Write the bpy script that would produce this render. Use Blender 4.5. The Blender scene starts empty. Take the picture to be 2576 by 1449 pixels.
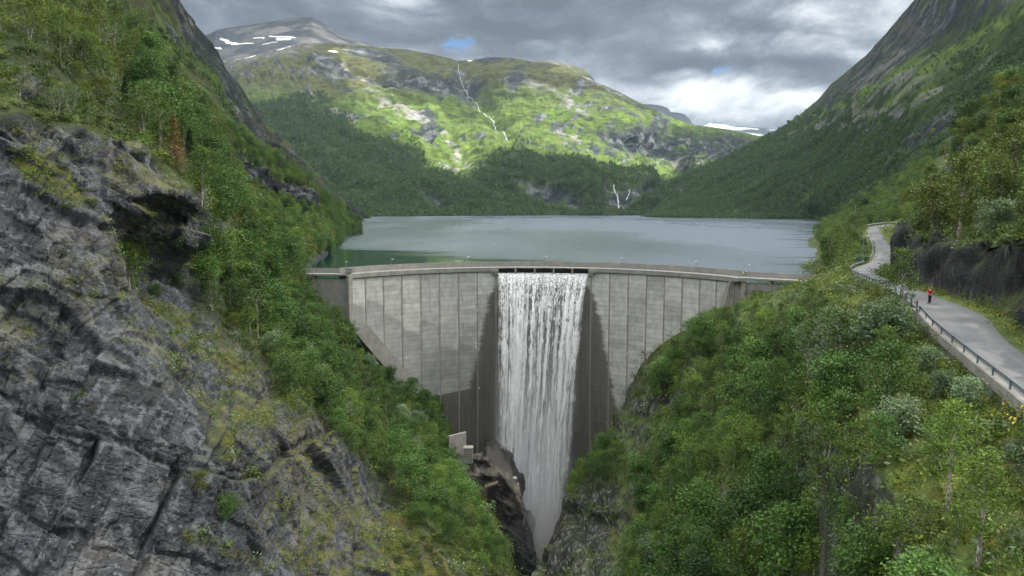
import bpy, math, random
import numpy as np
from mathutils import Vector
R_=math.radians
random.seed(7)
scene=bpy.context.scene
COL=scene.collection
# ------------------------------------------------------------------ camera
F=1750.0; CX=1288.0; CY=724.5; PITCH=math.atan((724.5-522.0)/F); CAMZ=20.0
cam_d=bpy.data.cameras.new('camera'); cam=bpy.data.objects.new('camera',cam_d); COL.objects.link(cam)
cam.location=(0,0,CAMZ); cam.rotation_euler=(math.pi/2-PITCH,0,0)
cam_d.sensor_width=36; cam_d.lens=36*F/2576; cam_d.clip_start=1; cam_d.clip_end=40000
scene.camera=cam
scene.view_settings.view_transform='Standard'; scene.view_settings.look='None'
scene.view_settings.gamma=1; scene.view_settings.exposure=1.40
scene.cycles.volume_bounces=2; scene.cycles.max_bounces=8; scene.cycles.transparent_max_bounces=16
# ------------------------------------------------------------------ sun
SUN_EL=R_(50); SUN_AZ=R_(80)          # azimuth clockwise from the view direction (+Y)
SUN=np.array([math.cos(SUN_EL)*math.sin(SUN_AZ),math.cos(SUN_EL)*math.cos(SUN_AZ),math.sin(SUN_EL)])
sl=bpy.data.lights.new('sun','SUN'); sl.energy=4.2; sl.angle=R_(0.6); sl.color=(1,0.95,0.86)
so=bpy.data.objects.new('sun',sl); COL.objects.link(so)
so.rotation_euler=Vector(SUN).to_track_quat('Z','Y').to_euler()
# ------------------------------------------------------------------ node helper
class NT:
    def __init__(s,tree): s.t=tree; tree.nodes.clear()
    def n(s,typ,ins=None,**kw):
        nd=s.t.nodes.new(typ)
        for k,v in kw.items(): setattr(nd,k,v)
        if ins:
            for k,v in ins.items():
                sock=nd.inputs[k]
                if isinstance(v,bpy.types.NodeSocket): s.t.links.new(v,sock)
                else: sock.default_value=v
        return nd
    def L(s,a,b): s.t.links.new(a,b)
    def math(s,op,a,b=0.0,c=0.0,clamp=False):
        nd=s.t.nodes.new('ShaderNodeMath'); nd.operation=op; nd.use_clamp=clamp
        for i,v in enumerate((a,b,c)):
            if isinstance(v,bpy.types.NodeSocket): s.t.links.new(v,nd.inputs[i])
            else: nd.inputs[i].default_value=v
        return nd.outputs[0]
    def vmath(s,op,a,b=(0,0,0)):
        nd=s.t.nodes.new('ShaderNodeVectorMath'); nd.operation=op
        for i,v in enumerate((a,b)):
            if isinstance(v,bpy.types.NodeSocket): s.t.links.new(v,nd.inputs[i])
            else: nd.inputs[i].default_value=v
        return nd.outputs[0]
    def mix(s,f,a,b,blend='MIX'):
        nd=s.t.nodes.new('ShaderNodeMix'); nd.data_type='RGBA'; nd.blend_type=blend
        for i,v in ((0,f),(6,a),(7,b)):
            if isinstance(v,bpy.types.NodeSocket): s.t.links.new(v,nd.inputs[i])
            elif i==0: nd.inputs[i].default_value=v
            else: nd.inputs[i].default_value=(*v[:3],1)
        return nd.outputs[2]
    def noise(s,vec,scale,detail=4,rough=.55,dist=0.0,out=0):
        nd=s.n('ShaderNodeTexNoise',{'Scale':scale,'Detail':detail,'Roughness':rough,'Distortion':dist})
        if vec is not None: s.L(vec,nd.inputs['Vector'])
        return nd.outputs[out]
    def smooth(s,x,a,b,lo=0.0,hi=1.0):
        nd=s.n('ShaderNodeMapRange',{'From Min':a,'From Max':b,'To Min':lo,'To Max':hi},interpolation_type='SMOOTHSTEP')
        s.L(x,nd.inputs['Value']); return nd.outputs[0]
    def mapping(s,vec,scale=(1,1,1),rot=(0,0,0),loc=(0,0,0)):
        nd=s.n('ShaderNodeMapping',{'Scale':scale,'Rotation':rot,'Location':loc}); s.L(vec,nd.inputs['Vector']); return nd.outputs[0]
    def comb(s,x,y,z=0.0):
        nd=s.n('ShaderNodeCombineXYZ')
        for i,v in enumerate((x,y,z)):
            if isinstance(v,bpy.types.NodeSocket): s.L(v,nd.inputs[i])
            else: nd.inputs[i].default_value=v
        return nd.outputs[0]
    def out_surf(s,sh): 
        o=s.n('ShaderNodeOutputMaterial'); s.L(sh,o.inputs['Surface']); return o
def new_mat(name):
    m=bpy.data.materials.new(name); m.use_nodes=True; return m,NT(m.node_tree)
# ------------------------------------------------------------------ world: Nishita sky behind procedural cloud cover
world=bpy.data.worlds.new('World'); scene.world=world; world.use_nodes=True
w=NT(world.node_tree)
sky=w.n('ShaderNodeTexSky',sky_type='NISHITA',sun_disc=False,sun_elevation=SUN_EL,sun_rotation=SUN_AZ,altitude=300)
tc=w.n('ShaderNodeTexCoord'); d=tc.outputs['Generated']
sp=w.n('ShaderNodeSeparateXYZ',{'Vector':d}); dx,dy,dz=sp.outputs
zc=w.math('ADD',w.math('MAXIMUM',dz,0.0),0.30)
px_=w.math('DIVIDE',dx,zc); py_=w.math('DIVIDE',dy,zc)
pc=w.comb(px_,py_,0)
n2b=None
warp=w.noise(pc,1.5,3,.5,0,1)
pw=w.vmath('ADD',pc,w.vmath('MULTIPLY',w.vmath('SUBTRACT',warp,(.5,.5,.5)),(.5,.5,0)))
n1=w.noise(w.mapping(pw,(1.25,1.0,1),loc=(3.1,1.7,0)),1.0,9,.56)
n2=w.noise(w.mapping(pw,(3.0,2.6,1),loc=(8.1,2.7,0)),1.0,12,.64,.25)
n2b=w.noise(w.vmath('ADD',w.mapping(pw,(3.0,2.6,1),loc=(8.1,2.7,0)),(-.10,.16,0)),1.0,12,.64,.25)
emb=w.math('MULTIPLY',w.math('SUBTRACT',n2,n2b),1.15)
tdir=w.comb(w.math('DIVIDE',dx,w.math('MAXIMUM',dy,.05)),w.math('DIVIDE',dz,w.math('MAXIMUM',dy,.05)),0)
sx=w.n('ShaderNodeSeparateXYZ',{'Vector':w.vmath('ADD',tdir,w.vmath('MULTIPLY',w.vmath('SUBTRACT',w.noise(tdir,9,5,.6,0,1),(.5,.5,.5)),(.075,.045,0)))})
tx,tz=sx.outputs[0],sx.outputs[1]
front=w.smooth(dy,.1,.4)
def blob(px,py,rx,ry,fade=1.0):
    u=(px-CX)/F; v=(522-py)/F
    a=w.math('DIVIDE',w.math('SUBTRACT',tx,u),rx/F); b=w.math('DIVIDE',w.math('SUBTRACT',tz,v),ry/F)
    r=w.math('ADD',w.math('MULTIPLY',a,a),w.math('MULTIPLY',b,b))
    return w.math('MULTIPLY',w.smooth(r,1.0,0.0,0,1),fade)
def addall(l):
    a=l[0]
    for b in l[1:]: a=w.math('ADD',a,b)
    return a
dark=addall([blob(1500,60,620,135,.75),blob(1900,140,420,90,.9),blob(1330,110,330,60,.35),blob(2020,225,200,32,.85),blob(1640,190,260,42,.75),blob(1150,20,230,60,.3),blob(1900,10,500,60,.5),blob(1150,100,300,30,.2),blob(780,10,300,70,.2),blob(1720,215,100,30,.3)])
bright=addall([blob(1870,250,320,85,1.0),blob(1700,195,70,20,.7),blob(1960,135,330,38,.75),blob(1340,130,60,22,.55),blob(2120,60,250,110,.8),blob(2220,180,170,80,.35),blob(1030,20,120,28,.6),blob(1480,245,200,45,.2),blob(1750,120,110,30,.45),blob(2280,20,120,60,.6)])
hole=addall([blob(1155,135,60,30,1.05),blob(1120,124,40,16,.5),blob(1795,190,26,22,.9),blob(1615,172,26,14,.7),blob(1778,205,10,22,.8),blob(1830,180,30,9,.6)])
base=w.math('ADD',w.math('MULTIPLY',w.math('SUBTRACT',n1,.5),1.35),w.math('MULTIPLY',w.math('SUBTRACT',n2,.5),.9))
val=w.math('ADD',w.math('ADD',w.math('ADD',base,emb),.45),w.math('MULTIPLY',front,w.math('SUBTRACT',w.math('MULTIPLY',bright,.50),w.math('MULTIPLY',dark,.34))))
cr=w.n('ShaderNodeValToRGB',{'Fac':val}); e=cr.color_ramp; e.interpolation='LINEAR'
e.elements[0].position=0.0; e.elements[0].color=(.078,.094,.112,1)
e.elements[1].position=1.0; e.elements[1].color=(.50,.515,.53,1)
for p,c in ((.22,(.105,.124,.146,1)),(.42,(.155,.180,.207,1)),(.60,(.235,.262,.29,1)),(.78,(.35,.375,.40,1))):
    q=e.elements.new(p); q.color=c
skyc=w.vmath('MULTIPLY',sky.outputs[0],(.040,.062,.085))
hz=w.math('MULTIPLY',front,w.math('ADD',hole,w.math('MULTIPLY',w.math('SUBTRACT',w.noise(w.mapping(tdir,(1,1.7,1)),24,9,.72,.8),.5),2.6)))
hf=w.smooth(hz,.55,1.6,0,.8)
sc_=w.n('ShaderNodeBackground',{'Color':w.mix(hf,cr.outputs[0],skyc),'Strength':0.80})
wo=w.n('ShaderNodeOutputWorld'); w.L(sc_.outputs[0],wo.inputs['Surface'])
# ------------------------------------------------------------------ pixel <-> world
cp,sp_=math.cos(PITCH),math.sin(PITCH)
def AT(px,py,D):
    """a point of the place seen at (px,py) [2576x1449 frame] and D metres ahead of the camera"""
    u=(np.asarray(px,float)-CX)/F; v=(CY-np.asarray(py,float))/F; D=np.asarray(D,float)
    y=cp+sp_*v; z=-sp_+cp*v
    return np.stack(np.broadcast_arrays(u/y*D,D,CAMZ+z/y*D),-1)
def RATIO(py):
    v=(CY-np.asarray(py,float))/F
    return -(-sp_+cp*v)/(cp+sp_*v)
def PIX(P):
    P=np.asarray(P,float); x=P[...,0]; y=P[...,1]; z=P[...,2]-CAMZ
    d=y*cp-z*sp_; h=y*sp_+z*cp
    return CX+F*x/d, CY-F*h/d
# ------------------------------------------------------------------ numpy noise
def h3(ix,iy,iz,s):
    n=(ix.astype(np.int64)*374761393+iy.astype(np.int64)*668265263+iz.astype(np.int64)*2147483647+s*974634777)&0xffffffff
    n=((n^(n>>13))*1274126177)&0xffffffff
    n=((n^(n>>16))*2246822519)&0xffffffff
    return ((n^(n>>15))&0xffffff)/float(0xffffff)
def vnoise(P,s=0):
    i=np.floor(P).astype(np.int64); f=P-i; f=f*f*f*(f*(f*6-15)+10)
    x,y,z=i[...,0],i[...,1],i[...,2]; u,v,w_=f[...,0],f[...,1],f[...,2]
    def g(a,b,c): return h3(x+a,y+b,z+c,s)
    x00=g(0,0,0)*(1-u)+g(1,0,0)*u; x10=g(0,1,0)*(1-u)+g(1,1,0)*u
    x01=g(0,0,1)*(1-u)+g(1,0,1)*u; x11=g(0,1,1)*(1-u)+g(1,1,1)*u
    return (x00*(1-v)+x10*v)*(1-w_)+(x01*(1-v)+x11*v)*w_
def fbm(P,sc,octv=5,s=0,gain=.5):
    a=1.0; t=0; r=0; Q=P*sc
    for k in range(octv):
        r=r+a*(vnoise(Q,s+k*17)*2-1); t+=a; a*=gain; Q=Q*2.03+7.7
    return r/t
def ridged(P,sc,octv=5,s=0,gain=.5):
    a=1.0;t=0;r=0;Q=P*sc
    for k in range(octv):
        r=r+a*(1-np.abs(vnoise(Q,s+k*13)*2-1)*2); t+=a; a*=gain; Q=Q*2.1+3.3
    return r/t
def worley(P,s=0):
    i=np.floor(P).astype(np.int64); f1=np.full(P.shape[:-1],9.0); f2=f1.copy(); idv=np.zeros(P.shape[:-1])
    for a in (-1,0,1):
        for b in (-1,0,1):
            for c in (-1,0,1):
                x,y,z=i[...,0]+a,i[...,1]+b,i[...,2]+c
                q0=h3(x,y,z,s);q1=h3(x,y,z,s+1);q2=h3(x,y,z,s+2)
                dd=np.sqrt((x+q0-P[...,0])**2+(y+q1-P[...,1])**2+(z+q2-P[...,2])**2)
                m=dd<f1; f2=np.where(m,f1,np.minimum(f2,dd)); idv=np.where(m,h3(x,y,z,s+3),idv); f1=np.where(m,dd,f1)
    return f1,f2,idv
def facets(P,s=0):
    i=np.floor(P).astype(np.int64); f1=np.full(P.shape[:-1],9.0); f2=f1.copy(); idv=np.zeros(P.shape[:-1]); tl=np.zeros(P.shape[:-1])
    for a in (-1,0,1):
        for b in (-1,0,1):
            for c in (-1,0,1):
                x,y,z=i[...,0]+a,i[...,1]+b,i[...,2]+c
                q0=h3(x,y,z,s);q1=h3(x,y,z,s+1);q2=h3(x,y,z,s+2); h_=h3(x,y,z,s+3)
                ex,ey,ez=P[...,0]-x-q0,P[...,1]-y-q1,P[...,2]-z-q2; dd=np.sqrt(ex*ex+ey*ey+ez*ez); m=dd<f1
                f2=np.where(m,f1,np.minimum(f2,dd)); idv=np.where(m,h_,idv); f1=np.where(m,dd,f1)
                an=q0*6.283*3; tl=np.where(m,ex*np.cos(an)*1.0+ez*(np.sin(an)*.8-.45)+ey*(q2-.5),tl)
    return f1,f2,idv,tl
def joints(P,sc,sd,warp=.18):
    """rock split by a steep joint set and a bedding set: block value, edge distance, tilt"""
    wv=fbm(P,sc*.55,3,sd+5)*warp; w2=fbm(P,sc*.55,3,sd+6)*warp
    v=(P[...,0]*.46+P[...,1]*.18+P[...,2]*.87)*sc*1.15+wv*1.5; v=v+.45*np.sin(v*1.7+sd); iv=np.floor(v); fv=v-iv
    z0=np.zeros_like(iv)
    t=(-P[...,0]*.30+P[...,1]*.93+P[...,2]*.1)*sc*.6+h3(iv,z0,z0,sd)*7+w2; it=np.floor(t)
    u=(P[...,0]*.93+P[...,1]*.25-P[...,2]*.30)*sc*.95+h3(iv,z0,z0,sd+1)*5+w2*1.5; u=u+.35*np.sin(u*1.3+iv); iu=np.floor(u); fu=u-iu
    h_=h3(iu,iv,it,sd+2); a=h3(iu,iv,it,sd+3)-.5; b=h3(iu,iv,it,sd+4)-.35
    e=np.minimum(np.minimum(fu,1-fu)/.95,np.minimum(fv,1-fv)/1.15)/sc
    return h_,e,(fu-.5)*a*1.6+(fv-.5)*b*1.6
def sstep(x,a,b):
    t=np.clip((x-a)/(b-a),0,1); return t*t*(3-2*t)
def rbf(ctrl,c=.06,reg=1e-5,sc=1000.):
    A=np.array(ctrl,float); X=A[:,:2]/sc; v=A[:,2]
    def ph(d2): return np.sqrt(d2+c*c)
    n=len(X); M=np.zeros((n+3,n+3)); d2=((X[:,None]-X[None])**2).sum(-1)
    M[:n,:n]=ph(d2)-reg*np.eye(n); M[:n,n]=1; M[:n,n+1:]=X; M[n,:n]=1; M[n+1:,:n]=X.T
    W=np.linalg.solve(M,np.concatenate([v,np.zeros(3)]))
    def f(x,y):
        x=np.asarray(x,float)/sc; y=np.asarray(y,float)/sc
        r=W[n]+W[n+1]*x+W[n+2]*y
        for k in range(n): r=r+W[k]*ph((x-X[k,0])**2+(y-X[k,1])**2)
        return r
    return f
def inpoly(px,py,poly):
    poly=np.asarray(poly,float); r=np.zeros(np.shape(px),bool); n=len(poly)
    for k in range(n):
        x1,y1=poly[k]; x2,y2=poly[(k+1)%n]
        if y1==y2: continue
        c=((y1>py)!=(y2>py))&(px<(x2-x1)*(py-y1)/(y2-y1)+x1); r^=c
    return r
def segdist(px,py,line):
    r=np.full(np.shape(px),1e9)
    for (x1,y1),(x2,y2) in zip(line[:-1],line[1:]):
        dx_,dy_=x2-x1,y2-y1; t=np.clip(((px-x1)*dx_+(py-y1)*dy_)/(dx_*dx_+dy_*dy_),0,1)
        r=np.minimum(r,np.hypot(px-x1-t*dx_,py-y1-t*dy_))
    return r
def soft(px,py,poly,w_):
    d_=segdist(px,py,list(poly)+[poly[0]]); ins=inpoly(px,py,poly)
    return sstep(np.where(ins,d_,-d_),-w_,w_)
# ------------------------------------------------------------------ mesh helpers
def tag(o,label=None,cat=None,group=None,kind=None):
    if label: o['label']=label
    if cat: o['category']=cat
    if group: o['group']=group
    if kind: o['kind']=kind
    return o
def link(name,me,mat=None,parent=None,loc=None):
    o=bpy.data.objects.new(name,me); COL.objects.link(o)
    if mat is not None and me is not None:
        for m_ in (mat if isinstance(mat,(list,tuple)) else [mat]): me.materials.append(m_)
    if parent is not None: o.parent=parent
    if loc is not None: o.location=loc
    return o
def empty(name,loc=(0,0,0),rz=0):
    o=bpy.data.objects.new(name,None); COL.objects.link(o); o.location=loc; o.rotation_euler=(0,0,rz); o.empty_display_size=.5; return o
def quads_mesh(name,V,Q,smooth=False,attrs=None,col=None):
    V=np.ascontiguousarray(V,np.float32); Q=np.ascontiguousarray(Q,np.int32)
    me=bpy.data.meshes.new(name); k=Q.shape[1]
    me.vertices.add(len(V)); me.vertices.foreach_set('co',V.ravel())
    me.loops.add(Q.size); me.loops.foreach_set('vertex_index',Q.ravel())
    me.polygons.add(len(Q)); me.polygons.foreach_set('loop_start',np.arange(0,Q.size,k,dtype=np.int32))
    me.polygons.foreach_set('loop_total',np.full(len(Q),k,np.int32))
    if smooth: me.polygons.foreach_set('use_smooth',np.ones(len(Q),bool))
    me.update(calc_edges=True)
    for n_,v in (attrs or {}).items():
        a=me.attributes.new(n_,'FLOAT','POINT'); a.data.foreach_set('value',np.ascontiguousarray(v,np.float32).ravel())
    if col is not None:
        a=me.attributes.new('Col','FLOAT_COLOR','POINT'); c=np.ones((len(V),4),np.float32); c[:,:3]=col; a.data.foreach_set('color',c.ravel())
    return me
def grid_quads(nr,nc):
    i=np.arange(nr*nc).reshape(nr,nc)
    return np.stack([i[:-1,:-1],i[1:,:-1],i[1:,1:],i[:-1,1:]],-1).reshape(-1,4)
def grid_normals(P):
    du=np.gradient(P,axis=1); dv=np.gradient(P,axis=0); n=np.cross(dv,du); n/=np.linalg.norm(n,axis=-1,keepdims=True)+1e-9; return n
class MB:
    """collects boxes, tubes and prisms into one mesh"""
    def __init__(s): s.v=[]; s.f=[]
    def add(s,V,Fs):
        o=len(s.v); s.v+=[tuple(map(float,p)) for p in V]; s.f+=[tuple(o+i for i in f) for f in Fs]
    def frame_box(s,c,ax,ay,az,hx,hy,hz):
        c=np.array(c,float);ax,ay,az=[np.array(a,float) for a in (ax,ay,az)]
        V=[c+ax*hx*i+ay*hy*j+az*hz*k for k in(-1,1) for j in(-1,1) for i in(-1,1)]
        s.add(V,[(0,2,3,1),(4,5,7,6),(0,1,5,4),(2,6,7,3),(0,4,6,2),(1,3,7,5)])
    def box(s,x0,x1,y0,y1,z0,z1): s.frame_box(((x0+x1)/2,(y0+y1)/2,(z0+z1)/2),(1,0,0),(0,1,0),(0,0,1),(x1-x0)/2,(y1-y0)/2,(z1-z0)/2)
    def tube(s,pts,rad,n=6,cap=True):
        pts=np.array(pts,float); rad=np.broadcast_to(np.array(rad,float),(len(pts),)); T=np.gradient(pts,axis=0)
        T/=np.linalg.norm(T,axis=1,keepdims=True)+1e-9; V=[]
        for p,t,r in zip(pts,T,rad):
            a=np.cross(t,(0,0,1.)) if abs(t[2])<.9 else np.cross(t,(1.,0,0)); a/=np.linalg.norm(a); b=np.cross(t,a)
            for k in range(n): an=2*math.pi*k/n; V.append(p+r*(a*math.cos(an)+b*math.sin(an)))
        Fs=[(i*n+k,i*n+(k+1)%n,(i+1)*n+(k+1)%n,(i+1)*n+k) for i in range(len(pts)-1) for k in range(n)]
        if cap: Fs+= [tuple(range(n))[::-1],tuple((len(pts)-1)*n+k for k in range(n))]
        s.add(V,Fs)
    def sweep(s,pts,side,up,prof,cap=True):
        """sweep a closed profile [(a,b)] (a along side, b along up) over pts"""
        m=len(prof); V=[np.array(p)+a*np.array(sd)+b*np.array(uu) for p,sd,uu in zip(pts,side,up) for a,b in prof]
        n=len(pts); Fs=[(i*m+k,i*m+(k+1)%m,(i+1)*m+(k+1)%m,(i+1)*m+k) for i in range(n-1) for k in range(m)]
        if cap: Fs+=[tuple(range(m))[::-1],tuple((n-1)*m+k for k in range(m))]
        s.add(V,Fs)
    def mesh(s,name,smooth=False):
        me=bpy.data.meshes.new(name); me.from_pydata(s.v,[],s.f); me.update()
        if smooth: me.polygons.foreach_set('use_smooth',np.ones(len(me.polygons),bool))
        return me
    def build(s,name,mat,parent=None,loc=None,smooth=False): return link(name,s.mesh(name,smooth),mat,parent,loc)
# ================================================================== materials
def ground_mat(name,bump_scale=1.0,bump=.5,rough=.9,var=.35,crack=False,spec=.25,far=False):
    m,t=new_mat(name)
    co=t.n('ShaderNodeTexCoord').outputs['Object']
    c=t.n('ShaderNodeAttribute',attribute_name='Col').outputs['Color']
    a=t.noise(co,2.2*bump_scale,9,.68); b=t.noise(co,.35*bump_scale,5,.6)
    k=t.math('ADD',t.math('MULTIPLY',t.math('SUBTRACT',a,.5),var*2.2),t.math('ADD',1.0,t.math('MULTIPLY',t.math('SUBTRACT',b,.5),var)))
    colr=t.vmath('MULTIPLY',c,t.comb(k,k,k))
    h=t.math('ADD',a,t.math('MULTIPLY',b,1.5))
    if crack:
        vo=t.n('ShaderNodeTexVoronoi',{'Vector':t.vmath('ADD',t.mapping(co,(.5,.5,.95),(.5,.35,.2)),t.vmath('MULTIPLY',t.noise(co,.8,4,.6,0,1),(.5,.5,.5))),'Scale':1.5},feature='DISTANCE_TO_EDGE')
        vo2=t.n('ShaderNodeTexVoronoi',{'Vector':t.vmath('ADD',t.mapping(co,(.5,.5,1.2),(.5,.35,.2)),t.vmath('MULTIPLY',t.noise(co,1.6,4,.6,0,1),(.4,.4,.4))),'Scale':.45},feature='DISTANCE_TO_EDGE')
        ra=t.n('ShaderNodeAttribute',attribute_name='rock').outputs['Fac']; cr_=t.math('ADD',t.smooth(vo.outputs[0],0,.09),t.math('MULTIPLY',t.smooth(vo2.outputs[0],0,.05),1.4))
        h=t.math('ADD',h,t.math('MULTIPLY',t.math('MULTIPLY',cr_,ra),.30))
        # pale lichen specks on bare rock
        sp=t.smooth(t.noise(co,5.5,2,.5),.735,.77); col_rock=t.n('ShaderNodeAttribute',attribute_name='rock').outputs['Fac']
        colr=t.mix(t.math('MULTIPLY',t.math('MULTIPLY',sp,col_rock),.85),colr,(.42,.42,.38))
    bn=t.n('ShaderNodeBump',{'Height':h,'Strength':bump,'Distance':.35/bump_scale})
    p=t.n('ShaderNodeBsdfPrincipled',{'Base Color':colr,'Roughness':rough,'Specular IOR Level':spec,'Normal':bn.outputs[0]})
    t.out_surf(p.outputs[0]); return m
M_near=ground_mat('near_ground',1.0,.75,.8,.42,True,.35)
M_mid=ground_mat('mid_ground',.22,.6,.95,.3,False,.1)
M_far=ground_mat('far_ground',.05,.7,.95,.3,False,.05)

def simple(name,col,rough=.7,metal=0.0,var=.12,scale=3.0,spec=.4):
    m,t=new_mat(name); co=t.n('ShaderNodeTexCoord').outputs['Object']
    n=t.noise(co,scale,5,.6); k=t.math('ADD',1-var,t.math('MULTIPLY',n,2*var))
    c=t.vmath('MULTIPLY',t.comb(*[float(v) for v in col]),t.comb(k,k,k))
    p=t.n('ShaderNodeBsdfPrincipled',{'Base Color':c,'Roughness':rough,'Metallic':metal,'Specular IOR Level':spec})
    t.out_surf(p.outputs[0]); return m
M_rail=simple('galvanised_steel',(.34,.38,.41),.45,.5)
M_railblue=simple('blue_grey_steel',(.16,.19,.22),.5,.3)
M_lamp=simple('lamp_white',(.75,.77,.78),.4)
M_dark=simple('dark_opening',(.02,.02,.02),.9)
M_skin=simple('skin',(.55,.33,.24),.6); M_red=simple('red_cotton',(.45,.012,.03),.8); M_black=simple('black_trousers',(.012,.013,.018),.8)
M_hair=simple('dark_hair',(.05,.035,.025),.7); M_hivis=simple('hi_vis',(.62,.8,.05),.7); M_orange=simple('orange_paint',(.6,.25,.05),.6)

def leaf_mat(name,c1,c2,trans=.16,var=.8):
    m,t=new_mat(name)
    ti=t.n('ShaderNodeAttribute',attribute_name='tint').outputs['Fac']
    oi=t.n('ShaderNodeObjectInfo').outputs['Random']
    f=t.math('ADD',t.math('MULTIPLY',ti,.5),t.math('MULTIPLY',oi,.5))
    c=t.mix(f,c1,c2)
    oi2=t.math('FRACT',t.math('MULTIPLY',oi,7.31)); k=t.math('ADD',1-var*.5,t.math('MULTIPLY',oi2,var))
    c=t.vmath('MULTIPLY',c,t.comb(k,k,k))
    p=t.n('ShaderNodeBsdfPrincipled',{'Base Color':c,'Roughness':.5,'Specular IOR Level':.25})
    tr=t.n('ShaderNodeBsdfTranslucent',{'Color':t.mix(.5,c,(.12,.2,.02))})
    mx=t.n('ShaderNodeMixShader',{'Fac':trans}); t.L(p.outputs[0],mx.inputs[1]); t.L(tr.outputs[0],mx.inputs[2])
    t.out_surf(mx.outputs[0]); return m
M_birch=leaf_mat('birch_leaves',(.030,.082,.012),(.185,.275,.042))
M_alder=leaf_mat('alder_leaves',(.022,.072,.016),(.11,.21,.04))
M_willow=leaf_mat('willow_leaves',(.09,.17,.085),(.30,.38,.22),.3)
M_olive=leaf_mat('olive_leaves',(.060,.092,.012),(.21,.24,.035))
M_spruce=leaf_mat('spruce_needles',(.018,.045,.014),(.05,.085,.02),.15)
M_dead=leaf_mat('dead_needles',(.24,.12,.045),(.38,.21,.085),.15,.2)
M_juni=leaf_mat('juniper_needles',(.035,.06,.012),(.09,.12,.022),.15)
M_forest=leaf_mat('far_leaves',(.042,.100,.038),(.085,.155,.052),.25,.45)
def bark(name,c1,c2):
    m,t=new_mat(name); co=t.n('ShaderNodeTexCoord').outputs['Object']
    n=t.smooth(t.noise(t.mapping(co,(3,3,1.2)),2.0,5,.7),.42,.6)
    p=t.n('ShaderNodeBsdfPrincipled',{'Base Color':t.mix(n,c1,c2),'Roughness':.8}); t.out_surf(p.outputs[0]); return m
M_bark=bark('birch_bark',(.13,.11,.09),(.50,.46,.40)); M_barkd=bark('brown_bark',(.07,.05,.035),(.2,.15,.1))

# lake
m,t=new_mat('lake_water'); M_lake=m
co=t.n('ShaderNodeTexCoord').outputs['Object']
spx=t.n('ShaderNodeSeparateXYZ',{'Vector':co})
wind=t.noise(t.mapping(co,(.0035,.0011,1),loc=(2,5,0)),1.0,5,.62)
w1=t.noise(t.mapping(co,(.22,.5,1),(0,0,.25)),1.0,6,.68); w2=t.noise(t.mapping(co,(.9,1.6,1),(0,0,-.2)),1.0,4,.6); w3=t.noise(t.mapping(co,(.05,.16,1),(0,0,.1)),1.0,4,.6)
# sheltered bay behind the left half of the dam
bd=t.math('ADD',t.math('MULTIPLY',t.math('ADD',spx.outputs[0],22.),.0170),t.math('MULTIPLY',t.math('SUBTRACT',spx.outputs[1],292.),.0190))
bay=t.smooth(t.math('ADD',bd,t.math('MULTIPLY',t.math('SUBTRACT',t.noise(t.mapping(co,(.012,.05,1)),1.0,5,.6),.5),2.2)),-.1,.9)
bayr=t.smooth(t.math('ADD',t.math('MULTIPLY',t.math('SUBTRACT',spx.outputs[0],t.math('MULTIPLY',spx.outputs[1],.425)),-.022),t.math('MULTIPLY',t.math('SUBTRACT',t.noise(t.mapping(co,(.01,.07,1),loc=(4,2,0)),1.0,4,.6),.42),5.0)),-.3,.5)
amp=t.math('MULTIPLY',t.math('MULTIPLY',t.smooth(wind,.36,.60,.45,1.0),bay),bayr)
h=t.math('ADD',t.math('MULTIPLY',w1,.9),t.math('ADD',t.math('MULTIPLY',w2,.3),t.math('MULTIPLY',w3,1.2)))
bn=t.n('ShaderNodeBump',{'Height':h,'Strength':t.math('ADD',.02,t.math('MULTIPLY',amp,1.15)),'Distance':1.0})
p=t.n('ShaderNodeBsdfPrincipled',{'Base Color':t.mix(amp,(.011,.038,.033),(.042,.078,.120)),'Roughness':t.math('ADD',.05,t.math('MULTIPLY',amp,.28)),'IOR':1.5,'Specular IOR Level':1.0,'Normal':bn.outputs[0]})  # dark green base in calm water imitates the reflection of wooded banks
t.out_surf(p.outputs[0])

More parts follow.
